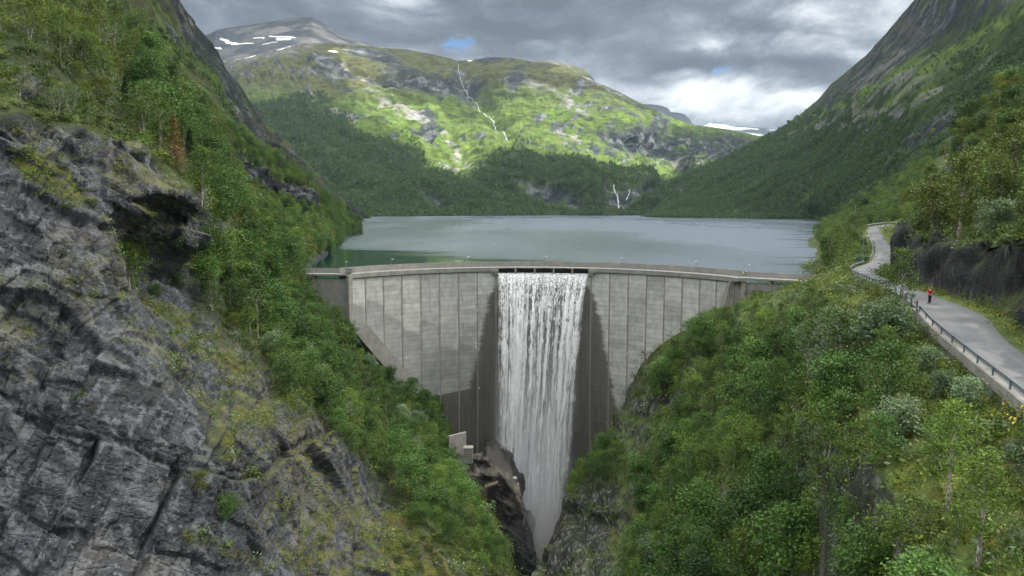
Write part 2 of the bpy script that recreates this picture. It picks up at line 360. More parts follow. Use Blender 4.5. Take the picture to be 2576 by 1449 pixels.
# dam concrete: u counts blocks, v is height in metres
def concrete(name,tone=(.40,.385,.345),dam=False,dark=False):
    m,t=new_mat(name)
    co=t.n('ShaderNodeTexCoord').outputs['Object']; n=t.noise(co,.5,6,.6); nf=t.noise(co,4,6,.7)
    col=t.mix(t.smooth(n,.35,.7),tuple(c*.86 for c in tone),tuple(c*1.12 for c in tone))
    h=nf
    if dam:
        uv=t.n('ShaderNodeUVMap',uv_map='UVMap').outputs[0]; s=t.n('ShaderNodeSeparateXYZ',{'Vector':uv}); u,v=s.outputs[0],s.outputs[1]
        lift=t.math('DIVIDE',v,1.55); fr=t.math('FRACT',lift); cell=t.comb(t.math('FLOOR',u),t.math('FLOOR',lift),0)
        wn=t.n('ShaderNodeTexWhiteNoise',{'Vector':cell},noise_dimensions='3D').outputs[0]
        wb=t.n('ShaderNodeTexWhiteNoise',{'Vector':t.comb(t.math('FLOOR',u),t.math('FLOOR',t.math('DIVIDE',lift,6.0)),3)},noise_dimensions='3D').outputs[0]
        k=t.math('ADD',.80,t.math('ADD',t.math('MULTIPLY',wn,.20),t.math('MULTIPLY',wb,.22)))
        col=t.vmath('MULTIPLY',col,t.comb(k,k,k))
        # vertical run stains and white lime bleeding beside the joints
        st=t.noise(t.comb(t.math('MULTIPLY',u,7.0),t.math('MULTIPLY',v,.055),0),1.0,6,.7)
        col=t.mix(t.smooth(st,.52,.75,0,.5),col,(.20,.195,.18))
        fu=t.math('FRACT',u); lime=t.math('MULTIPLY',t.smooth(fu,.80,.97),t.smooth(t.noise(t.comb(t.math('MULTIPLY',u,1.0),t.math('MULTIPLY',v,.12),5),1.0,3,.5),.42,.56))
        col=t.mix(t.math('MULTIPLY',lime,.9),col,(.66,.67,.66))
        # big grey damp panels in the lower blocks
        dp=t.n('ShaderNodeTexWhiteNoise',{'Vector':t.comb(t.math('FLOOR',u),7,1)},noise_dimensions='3D').outputs[0]
        lev=t.math('ADD',t.math('MULTIPLY',dp,14.0),t.math('MULTIPLY',t.math('SUBTRACT',u,0),-3.1))
        damp=t.math('MULTIPLY',t.smooth(t.math('SUBTRACT',t.math('SUBTRACT',lev,16.0),v),0,1.0),t.smooth(u,8.5,8.4))
        col=t.mix(t.math('MULTIPLY',damp,.42),col,(.16,.17,.17))
        # wet, darker concrete either side of the falling water
        edge=t.math('ADD',t.math('MULTIPLY',t.math('SUBTRACT',t.noise(t.comb(t.math('MULTIPLY',u,.8),t.math('MULTIPLY',v,.65),0),1.0,3,.6),.5),.55),0.0)
        cell2=t.n('ShaderNodeTexWhiteNoise',{'Vector':t.comb(0,t.math('FLOOR',lift),9)},noise_dimensions='3D').outputs[0]
        uu=t.math('ABSOLUTE',t.math('SUBTRACT',u,10.5))
        dep=t.math('MAXIMUM',t.math('MULTIPLY',t.math('ADD',v,4.5),-1.0),0.0)
        wid=t.math('ADD',2.42,t.math('MULTIPLY',t.math('POWER',t.math('DIVIDE',dep,38.0),.72),1.5))
        wid=t.math('ADD',wid,t.math('MULTIPLY',t.math('MULTIPLY',t.smooth(v,-41,-44),t.smooth(u,10.6,10.4)),3.0))
        side=t.smooth(u,10.4,10.6); wid=t.math('SUBTRACT',wid,t.math('MULTIPLY',side,.12))
        wet=t.smooth(t.math('SUBTRACT',t.math('ADD',wid,t.math('ADD',edge,t.math('MULTIPLY',t.math('SUBTRACT',cell2,.5),.10))),uu),-.16,.14)
        wet=t.math('MULTIPLY',wet,t.smooth(dep,0,3))
        wc=t.mix(t.smooth(st,.35,.7),(.135,.122,.102),(.078,.072,.062)); col=t.mix(t.math('MULTIPLY',wet,.88),col,wc)
        ln=t.math('ABSOLUTE',t.math('SUBTRACT',fr,.5)); line=t.smooth(ln,.455,.49)
        brk=t.smooth(t.noise(t.comb(t.math('MULTIPLY',u,3.0),t.math('FLOOR',lift),4),1.0,3,.6),.3,.5,.35,1)
        col=t.mix(t.math('MULTIPLY',t.math('MULTIPLY',line,brk),.55),col,(.07,.068,.06))
        h=t.math('SUBTRACT',nf,t.math('MULTIPLY',line,1.2))
        rg=t.math('SUBTRACT',.85,t.math('MULTIPLY',wet,.4))
    else:
        st=t.noise(t.mapping(co,(1.2,1.2,.12)),1.0,6,.75); col=t.mix(t.smooth(st,.5,.72,0,.5 if dark else .4),col,(.11,.108,.10)); rg=.85
    bn=t.n('ShaderNodeBump',{'Height':h,'Strength':.35,'Distance':.12})
    p=t.n('ShaderNodeBsdfPrincipled',{'Base Color':col,'Roughness':rg,'Specular IOR Level':.3,'Normal':bn.outputs[0]}); t.out_surf(p.outputs[0]); return m
M_dam=concrete('dam_concrete',(.52,.52,.505),True); M_conc=concrete('weathered_concrete',(.30,.29,.27)); M_concd=concrete('stained_concrete',(.29,.285,.27),dark=True)
M_joint=concrete('joint_concrete',(.33,.31,.275))
# asphalt
m,t=new_mat('asphalt'); M_road=m; co=t.n('ShaderNodeTexCoord').outputs['Object']
a=t.noise(co,6,6,.75); b=t.noise(co,.25,4,.6); uvr=t.n('ShaderNodeUVMap',uv_map='UVMap').outputs[0]; su=t.n('ShaderNodeSeparateXYZ',{'Vector':uvr})
tr=t.math('ABSOLUTE',t.math('SUBTRACT',t.math('ABSOLUTE',t.math('SUBTRACT',su.outputs[0],.5)),.2))
c=t.mix(t.smooth(b,.3,.7),(.135,.14,.15),(.18,.185,.195)); c=t.mix(t.math('MULTIPLY',t.smooth(tr,.12,.0),.35),c,(.22,.22,.225)); c=t.mix(t.smooth(a,.55,.8,0,.5),c,(.13,.13,.14))
edg=t.smooth(t.math('ADD',t.math('ABSOLUTE',t.math('SUBTRACT',su.outputs[0],.5)),t.math('MULTIPLY',t.math('SUBTRACT',b,.5),.12)),.45,.5); c=t.mix(t.math('MULTIPLY',edg,.6),c,(.12,.11,.095))
vk=t.n('ShaderNodeTexVoronoi',{'Vector':t.vmath('ADD',co,t.vmath('MULTIPLY',t.noise(co,1.2,4,.6,0,1),(1.2,1.2,0))),'Scale':.42},feature='DISTANCE_TO_EDGE').outputs[0]
ckm=t.math('MULTIPLY',t.smooth(vk,.018,.0),t.smooth(t.noise(co,.16,3,.5),.42,.6)); c=t.mix(t.math('MULTIPLY',ckm,.7),c,(.05,.05,.052))
pt=t.n('ShaderNodeTexVoronoi',{'Vector':co,'Scale':.11},feature='F1'); pf=t.smooth(t.n('ShaderNodeSeparateXYZ',{'Vector':pt.outputs['Color']}).outputs[0],.70,.72); c=t.mix(t.math('MULTIPLY',pf,.35),c,(.10,.10,.105))
p=t.n('ShaderNodeBsdfPrincipled',{'Base Color':c,'Roughness':.75,'Normal':t.n('ShaderNodeBump',{'Height':a,'Strength':.4,'Distance':.03}).outputs[0]}); t.out_surf(p.outputs[0])
# ================================================================== terrain
G=dict(rock=(.048,.054,.064),rockw=(.13,.115,.093),rockl=(.165,.172,.182),moss=(.045,.058,.010),mossy=(.105,.11,.018),grass=(.090,.135,.030),grassb=(.120,.190,.034),
 wood=(.014,.024,.008),scree=(.19,.185,.18),heath=(.080,.085,.036),snow=(.85,.87,.9),black=(.022,.022,.025),soil=(.09,.06,.035))
G={k:np.array(v) for k,v in G.items()}
def lerp(a,b,f): return a+(b-a)*f[...,None]
ZL=-1.85                                   # lake level
def patch(px0,px1,nc,top,bot,nr,Df,skirt=10,sk=(6.0,.55),tpow=1.0):
    cx=np.linspace(px0,px1,nc); T=np.interp(cx,*zip(*top)); B=np.interp(cx,*zip(*bot))
    t=np.linspace(0,1,nr)**tpow
    PX=np.repeat(cx[None],nr,0); PY=T[None]+(B-T)[None]*t[:,None]
    D=Df(PX,PY); P=AT(PX,PY,D)
    if skirt:
        out=[]; d_=P[0].copy(); d_[:,2]=0; d_/=np.linalg.norm(d_,axis=1,keepdims=True)
        for k in range(skirt,0,-1):
            s_=sk[0]*k; q=P[0]+d_*s_; q[:,2]-=s_*sk[1]*(.15+.85*min(1,k/4)); out.append(q)
        P=np.concatenate([np.array(out),P]); PX=np.concatenate([np.repeat(PX[:1],skirt,0),PX]); PY=np.concatenate([np.repeat(PY[:1],skirt,0),PY])
    return P,PX,PY
def finish(name,P,col,mat,rock=None,smooth=True,label=None,kind='structure'):
    nr,nc=P.shape[:2]; at={'rock':rock.reshape(-1)} if rock is not None else None
    me=quads_mesh(name,P.reshape(-1,3),grid_quads(nr,nc)[:,::-1],smooth,at,np.clip(col,0,1).reshape(-1,3))
    return tag(link(name,me,mat),label,None,None,kind)

# ---------------------------------------------------------------- 1. near left: rock cliff, ledges and the wooded gorge side up to the dam
TOP1=[(-400,-420),(-100,-260),(100,-90),(250,40),(330,110),(400,200),(480,310),(560,420),(650,500),(700,560),(740,620),(770,700),(800,742),(870,815),(920,880),(960,925),(1000,960),(1060,1000),(1110,1060),(1150,1135),(1165,1165),(1200,1215),(1235,1290),(1262,1350),(1285,1420),(1300,1500),(1310,1650)]
BOT1=[(-400,1640),(1310,1660)]
C1=[(-400,-420,190),(-100,-260,180),(100,-90,185),(250,40,205),(400,200,222),(480,310,232),(560,420,240),(650,500,238),(740,620,226),(800,742,212),(870,815,211),(920,880,214),(1000,960,220),(1060,1000,224),(1110,1060,226),(1150,1135,224),(1200,1215,205),(1262,1350,165),(1300,1500,140),(1310,1650,120),
 (-400,300,90),(-400,900,68),(-400,1600,50),(-100,0,140),(0,1449,61),(400,1449,68),(800,1449,84),(1000,1449,100),(1200,1449,120),(0,1640,52),(700,1640,70),(1200,1640,104),
 (0,1150,68),(300,1150,74),(600,1150,86),(0,900,76),(300,900,84),(450,950,90),(0,600,86),(200,600,92),(300,650,100),(0,430,93),(200,400,104),(330,400,112),(400,440,114),(440,470,111),(480,495,112),(430,500,109),(380,480,107),
 (410,552,119),(445,540,120),(365,570,111),(470,590,124),(330,610,110),(350,700,112),(420,640,124),(520,560,140),(520,650,138),(480,760,122),(420,800,108),(560,800,130),(620,850,128),(690,925,122),(600,950,108),(700,1000,112),(760,1035,118),(740,1120,104),(800,1110,116),(850,1100,126),(800,1250,104),(960,1185,140),(900,1300,112),(1050,1270,134),(1000,1350,116),(1150,1330,140),
 (75,300,104),(0,300,98),(200,318,110),(350,360,118),(0,150,118),(150,150,130),(250,250,135),(330,300,138),(450,400,140),(500,460,140),(100,0,150),(250,120,165),(380,250,172),(550,500,172),(600,600,176),(700,700,182),(650,760,166),(800,850,185),(740,880,158),(900,950,192),(850,1000,165),(1000,1050,195),(1080,1120,200),(950,1100,165),(1100,1200,170)]
_f1=rbf([(a,b,math.log(c_)) for a,b,c_ in C1],.05,1e-4)
P1,X1,Y1=patch(-400,1310,700,TOP1,BOT1,560,lambda x,y:np.exp(_f1(x,y)),12,(3.0,.6))
N1=grid_normals(P1)
ROCK1=[(-500,330),(-80,300),(75,300),(200,320),(350,362),(380,395),(435,435),(500,492),(520,560),(515,640),(465,640),(452,585),(400,598),(330,600),(312,640),(335,735),(350,700),(395,665),(450,690),(520,745),(500,770),(560,800),(620,850),(690,915),(705,960),(700,1010),(745,1030),(790,1040),(840,1085),(850,1130),(930,1180),(1010,1262),(1060,1330),(1160,1400),(1260,1460),(1290,1700),(-500,1700)]
rk=soft(X1,Y1,ROCK1,14)
rk=np.maximum(rk,soft(X1,Y1,[(25,190),(60,180),(120,225),(110,250),(60,250)],8)); rk=np.maximum(rk,soft(X1,Y1,[(560,560),(600,585),(600,640),(560,660),(530,620)],10)*.8)
def blur(A,n):
    for _ in range(n):
        B=np.pad(A,1,mode='edge'); A=(B[1:-1,1:-1]*2+B[:-2,1:-1]+B[2:,1:-1]+B[1:-1,:-2]+B[1:-1,2:])/6
    return A
def rockdisp(P,rkm,amp=1.0,dirs=None,levels=(0,1)):
    """fractured rock: tilted slabs first, then blocks and ledges on the displaced slabs"""
    a=R_(32); total=0; P0=P
    for lv in levels:
        d_=0
        for sc,am,sd,tl_ in (((.085,2.5,11,3.2),(.20,1.25,21,1.6)) if lv==0 else ((.50,.40,31,.55),(1.15,.18,37,.24))):
            h_,e_,tl=joints(P,sc,sd); d_=d_+am*(h_-.5)+tl*tl_-.30*am*(1-sstep(e_,0,.16 if lv==0 else .10))
        if lv==1: f1,f2,idv,tl=facets(P*1.7,41); d_=d_+.06*(idv-.5)+.10*tl
        if lv==0: d_=blur(d_,2)+1.7*fbm(P,.05,4,71)
        else: d_=d_+.05*ridged(P,.9,4,72)
        d_=d_*rkm*amp; total=total+d_
        if dirs is not None: P=P+dirs*d_[...,None]
    return total
dirc=P1-np.array([0,0,CAMZ]); dirc/=np.linalg.norm(dirc,axis=-1,keepdims=True)
nn=np.where((N1*-dirc).sum(-1,keepdims=True)<0,-N1,N1); nd=lerp(nn,-dirc,rk*.35); nd/=np.linalg.norm(nd,axis=-1,keepdims=True)
d1=rockdisp(P1,rk,1.0,nd)+ (1-rk)*(1.6*fbm(P1,.06,5,3)+.35*fbm(P1,.5,3,4))
d1*=np.linspace(.6,1,40)[np.clip(np.arange(P1.shape[0]),0,39)][:,None]
P1=P1+nd*(d1*1.0)[...,None]
N1=grid_normals(P1); N1=np.where((N1*-dirc).sum(-1,keepdims=True)<0,-N1,N1)
up=N1[...,2]
n_a=fbm(P1,.12,5,101); n_b=fbm(P1,.5,4,102); n_c=fbm(P1,.03,3,103)
col=lerp(np.broadcast_to(G['rock'],P1.shape),G['rockw'],sstep(n_a+.35*n_c,.12,.45)*.6)
col=lerp(col,G['rockl'],sstep(n_b+n_a*.6,.22,.5)*.4)
col=lerp(col,G['rockw']*1.1,(soft(X1,Y1,[(120,580),(230,560),(350,660),(340,745),(260,760),(130,640)],25)*.6+soft(X1,Y1,[(700,1180),(900,1250),(1000,1450),(760,1450),(640,1320)],60)*.35)*sstep(n_b,-.3,.3))
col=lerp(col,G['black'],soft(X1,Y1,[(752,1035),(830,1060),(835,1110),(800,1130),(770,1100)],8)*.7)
P1b=P1-nd*(d1*.5)[...,None]; fid,fe,_=joints(P1,.22,21,.3); fid2,fe2,_=joints(P1,.55,31,.3)
col=col*(.58+.50*fid+.38*fid2)[...,None]; col=lerp(col,G['black'],np.maximum((1-sstep(fe,0,.16))*.85,(1-sstep(fe2,0,.09))*.7))
col=lerp(col,G['rockl']*1.35,sstep(ridged(np.stack([P1[...,0]*1.0,P1[...,1],P1[...,2]*.35+P1[...,0]*.3],-1),.55,4,109),.42,.62)*.4)
col=col*(1-.45*sstep(fbm(P1*np.array([.55,.55,.07]),1.0,4,112),.08,.3))[...,None]; lic=sstep(fbm(P1,2.6,2,113),.50,.58)*sstep(n_a+.5,.1,.6); col=lerp(col,np.array([.30,.31,.29]),lic*.45)
ledge=sstep(up+.45*n_a+.25*n_b,.52,.78)
ledge=ledge*sstep(X1*.6+(1449-Y1)*.25+n_c*500,150,420)
mossz=sum(soft(X1,Y1,p_,w_)*k for p_,w_,k in (([(20,390),(110,400),(180,460),(230,520),(215,535),(150,520),(60,460)],14,1.),([(460,1330),(560,1350),(660,1385),(660,1405),(560,1390),(470,1365)],10,.9),([(670,1215),(740,1235),(765,1290),(700,1270)],10,.9),([(420,840),(500,850),(600,880),(690,925),(640,930),(540,900),(440,870)],14,.75),([(510,1080),(590,1090),(600,1160),(540,1165)],16,.6),([(1010,1270),(1100,1280),(1280,1400),(1300,1500),(1000,1500),(960,1380)],50,.72),([(340,740),(400,720),(520,800),(460,810)],16,.8),([(580,1005),(700,1050),(690,1065),(600,1030)],8,.8),([(120,360),(190,380),(170,400),(125,390)],10,.8)))
ledge=np.clip(ledge*.75+mossz*sstep(up+.5*n_b,.05,.5),0,1)
mcol=lerp(np.broadcast_to(G['moss'],P1.shape),G['mossy'],sstep(n_b,-.2,.35)); mcol=lerp(mcol,G['soil'],sstep(fbm(P1,.7,3,107),.25,.5)*.6)
col=lerp(col,mcol,ledge)
vcol=lerp(np.broadcast_to(G['moss']*1.0,P1.shape),G['grass'],sstep(n_b+n_a,-.2,.5)); vcol=lerp(vcol,G['wood'],sstep(n_a-n_c,-.15,.2)*.75)
rk2=rk*(1-ledge); col=lerp(vcol,col,rk)
# bare rock poking through the wood on steep bits
bare=sstep(.42-up+.5*n_a,.0,.25)*(1-rk); col=lerp(col,G['rock']*1.1,bare*.8)
finish('left_hillside',P1,col,M_near,np.clip(rk2+bare*.7,0,1))

# ---------------------------------------------------------------- 2. lakeside hill with the black crag
TOP2=[(-300,-420),(100,-110),(230,12),(330,105),(400,180),(500,258),(600,345),(700,405),(760,447),(800,492),(850,522),(900,566),(914,586)]
BOT2=[(-300,500),(300,620),(600,760),(700,760),(740,720),(765,684),(800,657),(815,647),(850,612),(866,603),(905,592),(914,588)]
C2=[(-300,-420,330),(100,-110,330),(230,12,350),(400,180,390),(600,345,440),(760,447,495),(850,522,545),(914,586,575),(905,592,562),(866,603,470),(815,647,306),(800,657,287),(765,684,238),(740,720,225),(600,760,215),(300,620,215),(-300,500,215),
 (600,430,395),(640,440,400),(700,470,412),(780,485,430),(790,520,426),(700,512,405),(640,480,392),(590,400,398),(850,570,500),(820,560,440),(760,560,370),(700,560,330),(600,500,320),(500,400,320),(400,300,320),(250,150,300),(100,100,290),(0,0,290)]
_f2=rbf([(a,b,math.log(c_)) for a,b,c_ in C2],.03,1e-4)
P2,X2,Y2=patch(-300,914,420,TOP2,BOT2,230,lambda x,y:np.exp(_f2(x,y)),8,(10.,.6))
P2[-1,:,2]-=9; P2[-2,:,2]-=3
N2=grid_normals(P2); dirc=P2-np.array([0,0,CAMZ]); dirc/=np.linalg.norm(dirc,axis=-1,keepdims=True); N2=np.where((N2*-dirc).sum(-1,keepdims=True)<0,-N2,N2)
crag=soft(X2,Y2,[(555,362),(590,385),(640,425),(660,415),(690,452),(740,468),(790,480),(802,520),(770,528),(720,512),(690,500),(650,490),(600,440)],7)
crag=np.maximum(crag,soft(X2,Y2,[(440,290),(520,330),(560,375),(540,380),(470,330)],8)*.5)
d2=crag*(3.2*ridged(P2*np.array([1,1,.25]),.12,4,31)+1.2*fbm(P2,.5,3,33))+(1-crag)*(3.5*fbm(P2,.03,4,34))*sstep(P2[...,2],-2,8)
P2=P2+N2*d2[...,None]
a_=fbm(P2,.15,5,36); b_=fbm(P2*np.array([1,1,.3]),.35,4,37)
col=lerp(np.broadcast_to(G['wood'],P2.shape),G['grass'],sstep(a_,0.0,.4)*.9)
ck=lerp(np.broadcast_to(G['rock']*.30,P2.shape),G['rockl']*.65,sstep(b_-.05+.25*soft(X2,Y2,[(740,470),(800,480),(805,530),(750,520)],15),.12,.42)*.8)
col=lerp(col,ck,crag)
shore=sstep(.2-P2[...,2],0,1.); col=lerp(col,G['rock']*.9,shore*.7)
finish('lakeside_hill',P2,col,M_mid,crag)

# ---------------------------------------------------------------- 3. steep mountainside behind it
TOP3=[(-300,-700),(200,-420),(380,-100),(440,0),(480,52),(520,108),(560,162),(600,216),(640,282),(700,352),(760,408),(800,452),(850,500),(905,546),(922,552)]
BOT3=[(-300,400),(200,420),(500,560),(700,600),(922,600)]
C3=[(-300,-700,800),(380,-100,1000),(440,0,1050),(520,108,1150),(600,216,1260),(700,352,1400),(800,452,1550),(850,500,1650),(922,552,1720),(922,600,900),(700,600,600),(500,560,480),(200,420,420),(-300,400,400),(230,0,620),(330,105,640),(400,180,660),(500,258,700),(600,345,760),(700,405,840),(800,490,950),(850,520,1050),(300,-300,800),(450,120,860),(550,250,960),(650,345,1100)]
_f3=rbf([(a,b,math.log(c_)) for a,b,c_ in C3],.03,1e-4)
P3,X3,Y3=patch(-300,922,520,TOP3,BOT3,300,lambda x,y:np.exp(_f3(x,y)),8,(40.,.8),1.25)
def downslope_rot(P,az,s_):
    """coordinates (across, down) for gullies running in direction az"""
    return np.stack([P[...,0]*math.cos(az)+P[...,1]*math.sin(az),(-P[...,0]*math.sin(az)+P[...,1]*math.cos(az))*s_,P[...,2]*s_],-1)
Q3=np.stack([P3[...,1],P3[...,0]*.25,P3[...,2]*.25],-1)
N3=grid_normals(P3); dirc=P3-np.array([0,0,CAMZ]); dirc/=np.linalg.norm(dirc,axis=-1,keepdims=True); N3=np.where((N3*-dirc).sum(-1,keepdims=True)<0,-N3,N3)
g1=ridged(Q3,.014,5,51); g2=fbm(Q3,.04,5,52); g3=fbm(P3,.02,5,53)
edge3=np.minimum(1,np.abs(np.arange(P3.shape[0])-8)/25.)[:,None]
P3=P3+N3*((g1*14+g2*9+g3*9)*(.25+.75*edge3))[...,None]
h3_=fbm(Q3,.05,6,54,.62); i3=fbm(Q3*np.array([1,.6,.6]),.012,4,55)
rel=(Y3-np.interp(X3,*zip(*TOP3)))/60.
rm3=rm=sstep(h3_*1.1+i3*.9-.25*(rel-1.6),-.12,.16)
col=lerp(np.broadcast_to(G['heath']*.6,P3.shape),G['grass']*.6,sstep(g3+.15*rel,.0,.5))
col=lerp(col,G['grass']*.8,sstep(i3-.2*h3_,.05,.35)*.8)
rc=lerp(np.broadcast_to(G['rock']*.42,P3.shape),G['rockl']*.6,sstep(fbm(Q3,.16,5,57,.65),.05,.42)); col=lerp(col,rc,rm*.92); col=col*(1+.5*fbm(Q3,.25,4,58,.65)+.5*fbm(P3,.12,3,59))[...,None]
finish('steep_mountainside',P3,col,M_far)

# ---------------------------------------------------------------- 4. central mountain
TOP4=[(470,230),(500,190),(560,155),(620,145),(700,120),(760,108),(830,108),(900,113),(960,120),(1020,124),(1080,135),(1130,147),(1150,153),(1190,150),(1230,143),(1290,145),(1340,155),(1400,162),(1450,180),(1510,210),(1560,232),(1604,256),(1668,286),(1715,305),(1745,314),(1809,322),(1860,330),(1905,341),(2000,347),(2100,350)]
BOT4=[(470,545),(900,549),(1000,546),(1200,543),(1640,541),(2100,541)]
C4=[(470,230,4000),(600,148,4000),(760,108,4050),(900,113,4050),(1150,153,3950),(1290,145,3900),(1450,180,3900),(1700,291,3800),(1905,343,4100),(2100,350,4300),(470,545,1500),(900,549,1640),(1200,543,1850),(1400,542,1960),(1640,541,2050),(2100,541,2100),
 (1300,450,2180),(1600,450,2300),(1150,450,2200),(1180,405,2450),(1300,385,2400),(1450,405,2380),(1600,440,2450),(1750,447,2500),(1300,365,2750),(1450,385,2800),(1600,422,2900),(1740,438,3000),(1740,400,3100),(1900,420,3200),(1850,380,3350),(1600,330,3250),(1600,280,3550),(1450,280,3350),(1450,220,3700),
 (1150,230,3600),(1150,320,3100),(1000,250,3300),(1000,380,2600),(800,200,3600),(800,320,2850),(800,450,2200),(650,250,3300),(600,400,2300),(1000,480,2050),(1240,280,3450),(1280,340,2950),(1200,240,3620)]
_f4=rbf([(a,b,math.log(c_)) for a,b,c_ in C4],.02,1e-4)
P4,X4,Y4=patch(470,2100,960,TOP4,BOT4,270,lambda x,y:np.exp(_f4(x,y)),6,(120.,.35))
P4[-1,:,2]-=15
N4=grid_normals(P4); dirc=P4-np.array([0,0,CAMZ]); dirc/=np.linalg.norm(dirc,axis=-1,keepdims=True); N4=np.where((N4*-dirc).sum(-1,keepdims=True)<0,-N4,N4)
# gullies fall towards the lake, slanting right on the left flank and left on the right flank
sl4=np.clip((1250-X4)/450.,-.9,1.0)
Q4=np.stack([P4[...,0]+sl4*P4[...,2]*.9,P4[...,1]*.30,P4[...,2]*.22],-1)
g1=ridged(Q4,.0040,5,61,.55); g2=fbm(Q4,.012,5,62,.55); g3=fbm(P4,.006,5,63); g4=fbm(P4*np.array([.6,.6,2.2]),.020,4,64)
topf=np.minimum(1,np.maximum(np.arange(P4.shape[0])-6,0)/30.)[:,None]; botf=sstep(P4[...,2],-10,60)
am=(.03+.97*topf)*botf
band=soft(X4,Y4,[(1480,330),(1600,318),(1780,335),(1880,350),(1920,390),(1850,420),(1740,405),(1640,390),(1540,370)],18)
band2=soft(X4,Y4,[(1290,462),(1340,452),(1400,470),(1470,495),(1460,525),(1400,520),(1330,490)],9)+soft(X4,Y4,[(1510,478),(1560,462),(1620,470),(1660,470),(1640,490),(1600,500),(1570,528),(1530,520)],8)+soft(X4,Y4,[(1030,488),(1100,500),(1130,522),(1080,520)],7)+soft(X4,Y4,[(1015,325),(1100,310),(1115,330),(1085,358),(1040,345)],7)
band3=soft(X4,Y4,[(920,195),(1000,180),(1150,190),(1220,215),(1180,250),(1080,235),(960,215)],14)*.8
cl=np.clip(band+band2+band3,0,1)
dsp=(g1*30+g2*26+g3*30+g4*10)*am-(cl*am)*(18+26*np.abs(g2))
gorge=np.exp(-(segdist(X4,Y4,[(1150,153),(1165,195),(1200,245),(1240,300),(1280,345)])/22.)**2)
dsp-=gorge*35*topf
P4=P4+N4*dsp[...,None]
N4=grid_normals(P4); N4=np.where((N4*-dirc).sum(-1,keepdims=True)<0,-N4,N4); up=N4[...,2]
z=P4[...,2]; n_f=fbm(Q4,.022,6,65,.62); n_g=fbm(P4,.0035,4,66); n_h=fbm(Q4*np.array([1.6,.5,.5]),.010,5,67,.6)
forest4=sstep(330+150*n_g+110*n_h+190*sstep(1000-X4,0,250)-z,0,90)*(1-soft(X4,Y4,[(900,230),(1000,330),(1090,420),(1175,465),(1230,405),(1320,375),(1480,410),(1640,448),(1790,440),(1840,390),(1700,300),(1450,200),(1100,200)],25))*(1-.9*cl)
col=lerp(np.broadcast_to(G['grass']*1.0,P4.shape),G['heath'],sstep(z+150*n_g,430,640))
col=lerp(col,G['grassb']*.85,sstep(n_h+.3*n_g,.0,.3)*sstep(600-z,0,200))
rkm=sstep(n_f*1.35-.07+.5*(.55-up)+sstep(z,420,800)*.18+.2*n_g+.30*soft(X4,Y4,[(1300,232),(1440,225),(1560,265),(1700,310),(1640,345),(1500,330),(1400,345),(1340,330),(1310,280)],30),.10,.30)
rc=lerp(np.broadcast_to(G['rock']*.9,P4.shape),G['rockl']*1.0,sstep(fbm(Q4,.05,5,68,.65),-.05,.4))
col=lerp(col,rc,rkm*.9)
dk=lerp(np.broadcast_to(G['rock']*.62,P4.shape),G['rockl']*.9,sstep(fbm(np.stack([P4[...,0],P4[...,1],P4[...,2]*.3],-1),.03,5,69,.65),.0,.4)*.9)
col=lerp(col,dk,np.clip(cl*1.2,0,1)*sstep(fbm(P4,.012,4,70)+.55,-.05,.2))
scr=0
for line,w_ in (([(930,230),(985,262)],10),([(940,235),(1010,275)],7),([(1010,262),(1060,292)],14),([(1040,290),(1065,300)],10),([(1105,330),(1165,400),(1190,430)],7),([(1115,400),(1160,445)],8),([(1395,330),(1420,350),(1470,372)],9),([(1320,215),(1400,235),(1440,260)],14),([(1620,345),(1660,415)],6),([(1560,390),(1640,432)],6),([(1690,395),(1740,440)],9),([(1720,400),(1765,436)],9),([(1660,392),(1720,436)],6),([(1450,170),(1520,225),(1600,262)],6),([(1350,232),(1480,290)],10),([(780,250),(830,285),(900,300)],9),([(690,260),(760,300)],5),([(1040,525),(1060,540)],12),([(860,170),(990,225)],7)):
    dd=segdist(X4+fbm(P4,.03,3,80)*26,Y4+fbm(P4,.03,3,81)*12,line); scr=np.maximum(scr,sstep(w_-dd,0,w_*.7))
col=lerp(col,G['scree']*1.1*(1+.5*n_f[...,None]),scr*.85*sstep(fbm(Q4,.03,4,82)+.25,-.1,.25))
col=lerp(col,G['wood']*3.0,sstep(fbm(P4,.028,5,85,.6),.02,.25)*.75*sstep(700-z,0,200)*(1-rkm)); col=lerp(col,G['wood']*1.5,forest4*.92)
sn=0
for line,w_ in (([(525,148),(560,138)],2),([(830,128),(850,132)],3),([(560,150),(640,142)],3),([(1176,151),(1188,153)],2.5),([(1312,190),(1318,191)],1.2),([(700,128),(730,118)],2)):
    dd=segdist(X4+fbm(P4,.02,3,83)*10,Y4+fbm(P4,.02,3,84)*5,line); sn=np.maximum(sn,sstep(w_-dd,0,1.5))
gray=soft(X4,Y4,[(480,100),(760,100),(800,112),(680,140),(600,160),(480,260)],25); col=lerp(col,G['scree']*.9*(1+.6*n_f[...,None]),gray*.85)
col=col*(1+.75*fbm(P4,.035,4,86,.65)+.45*fbm(P4,.12,3,87,.7))[...,None]; col=lerp(col,G['snow'],sn)
finish('central_mountain',P4,col,M_far)

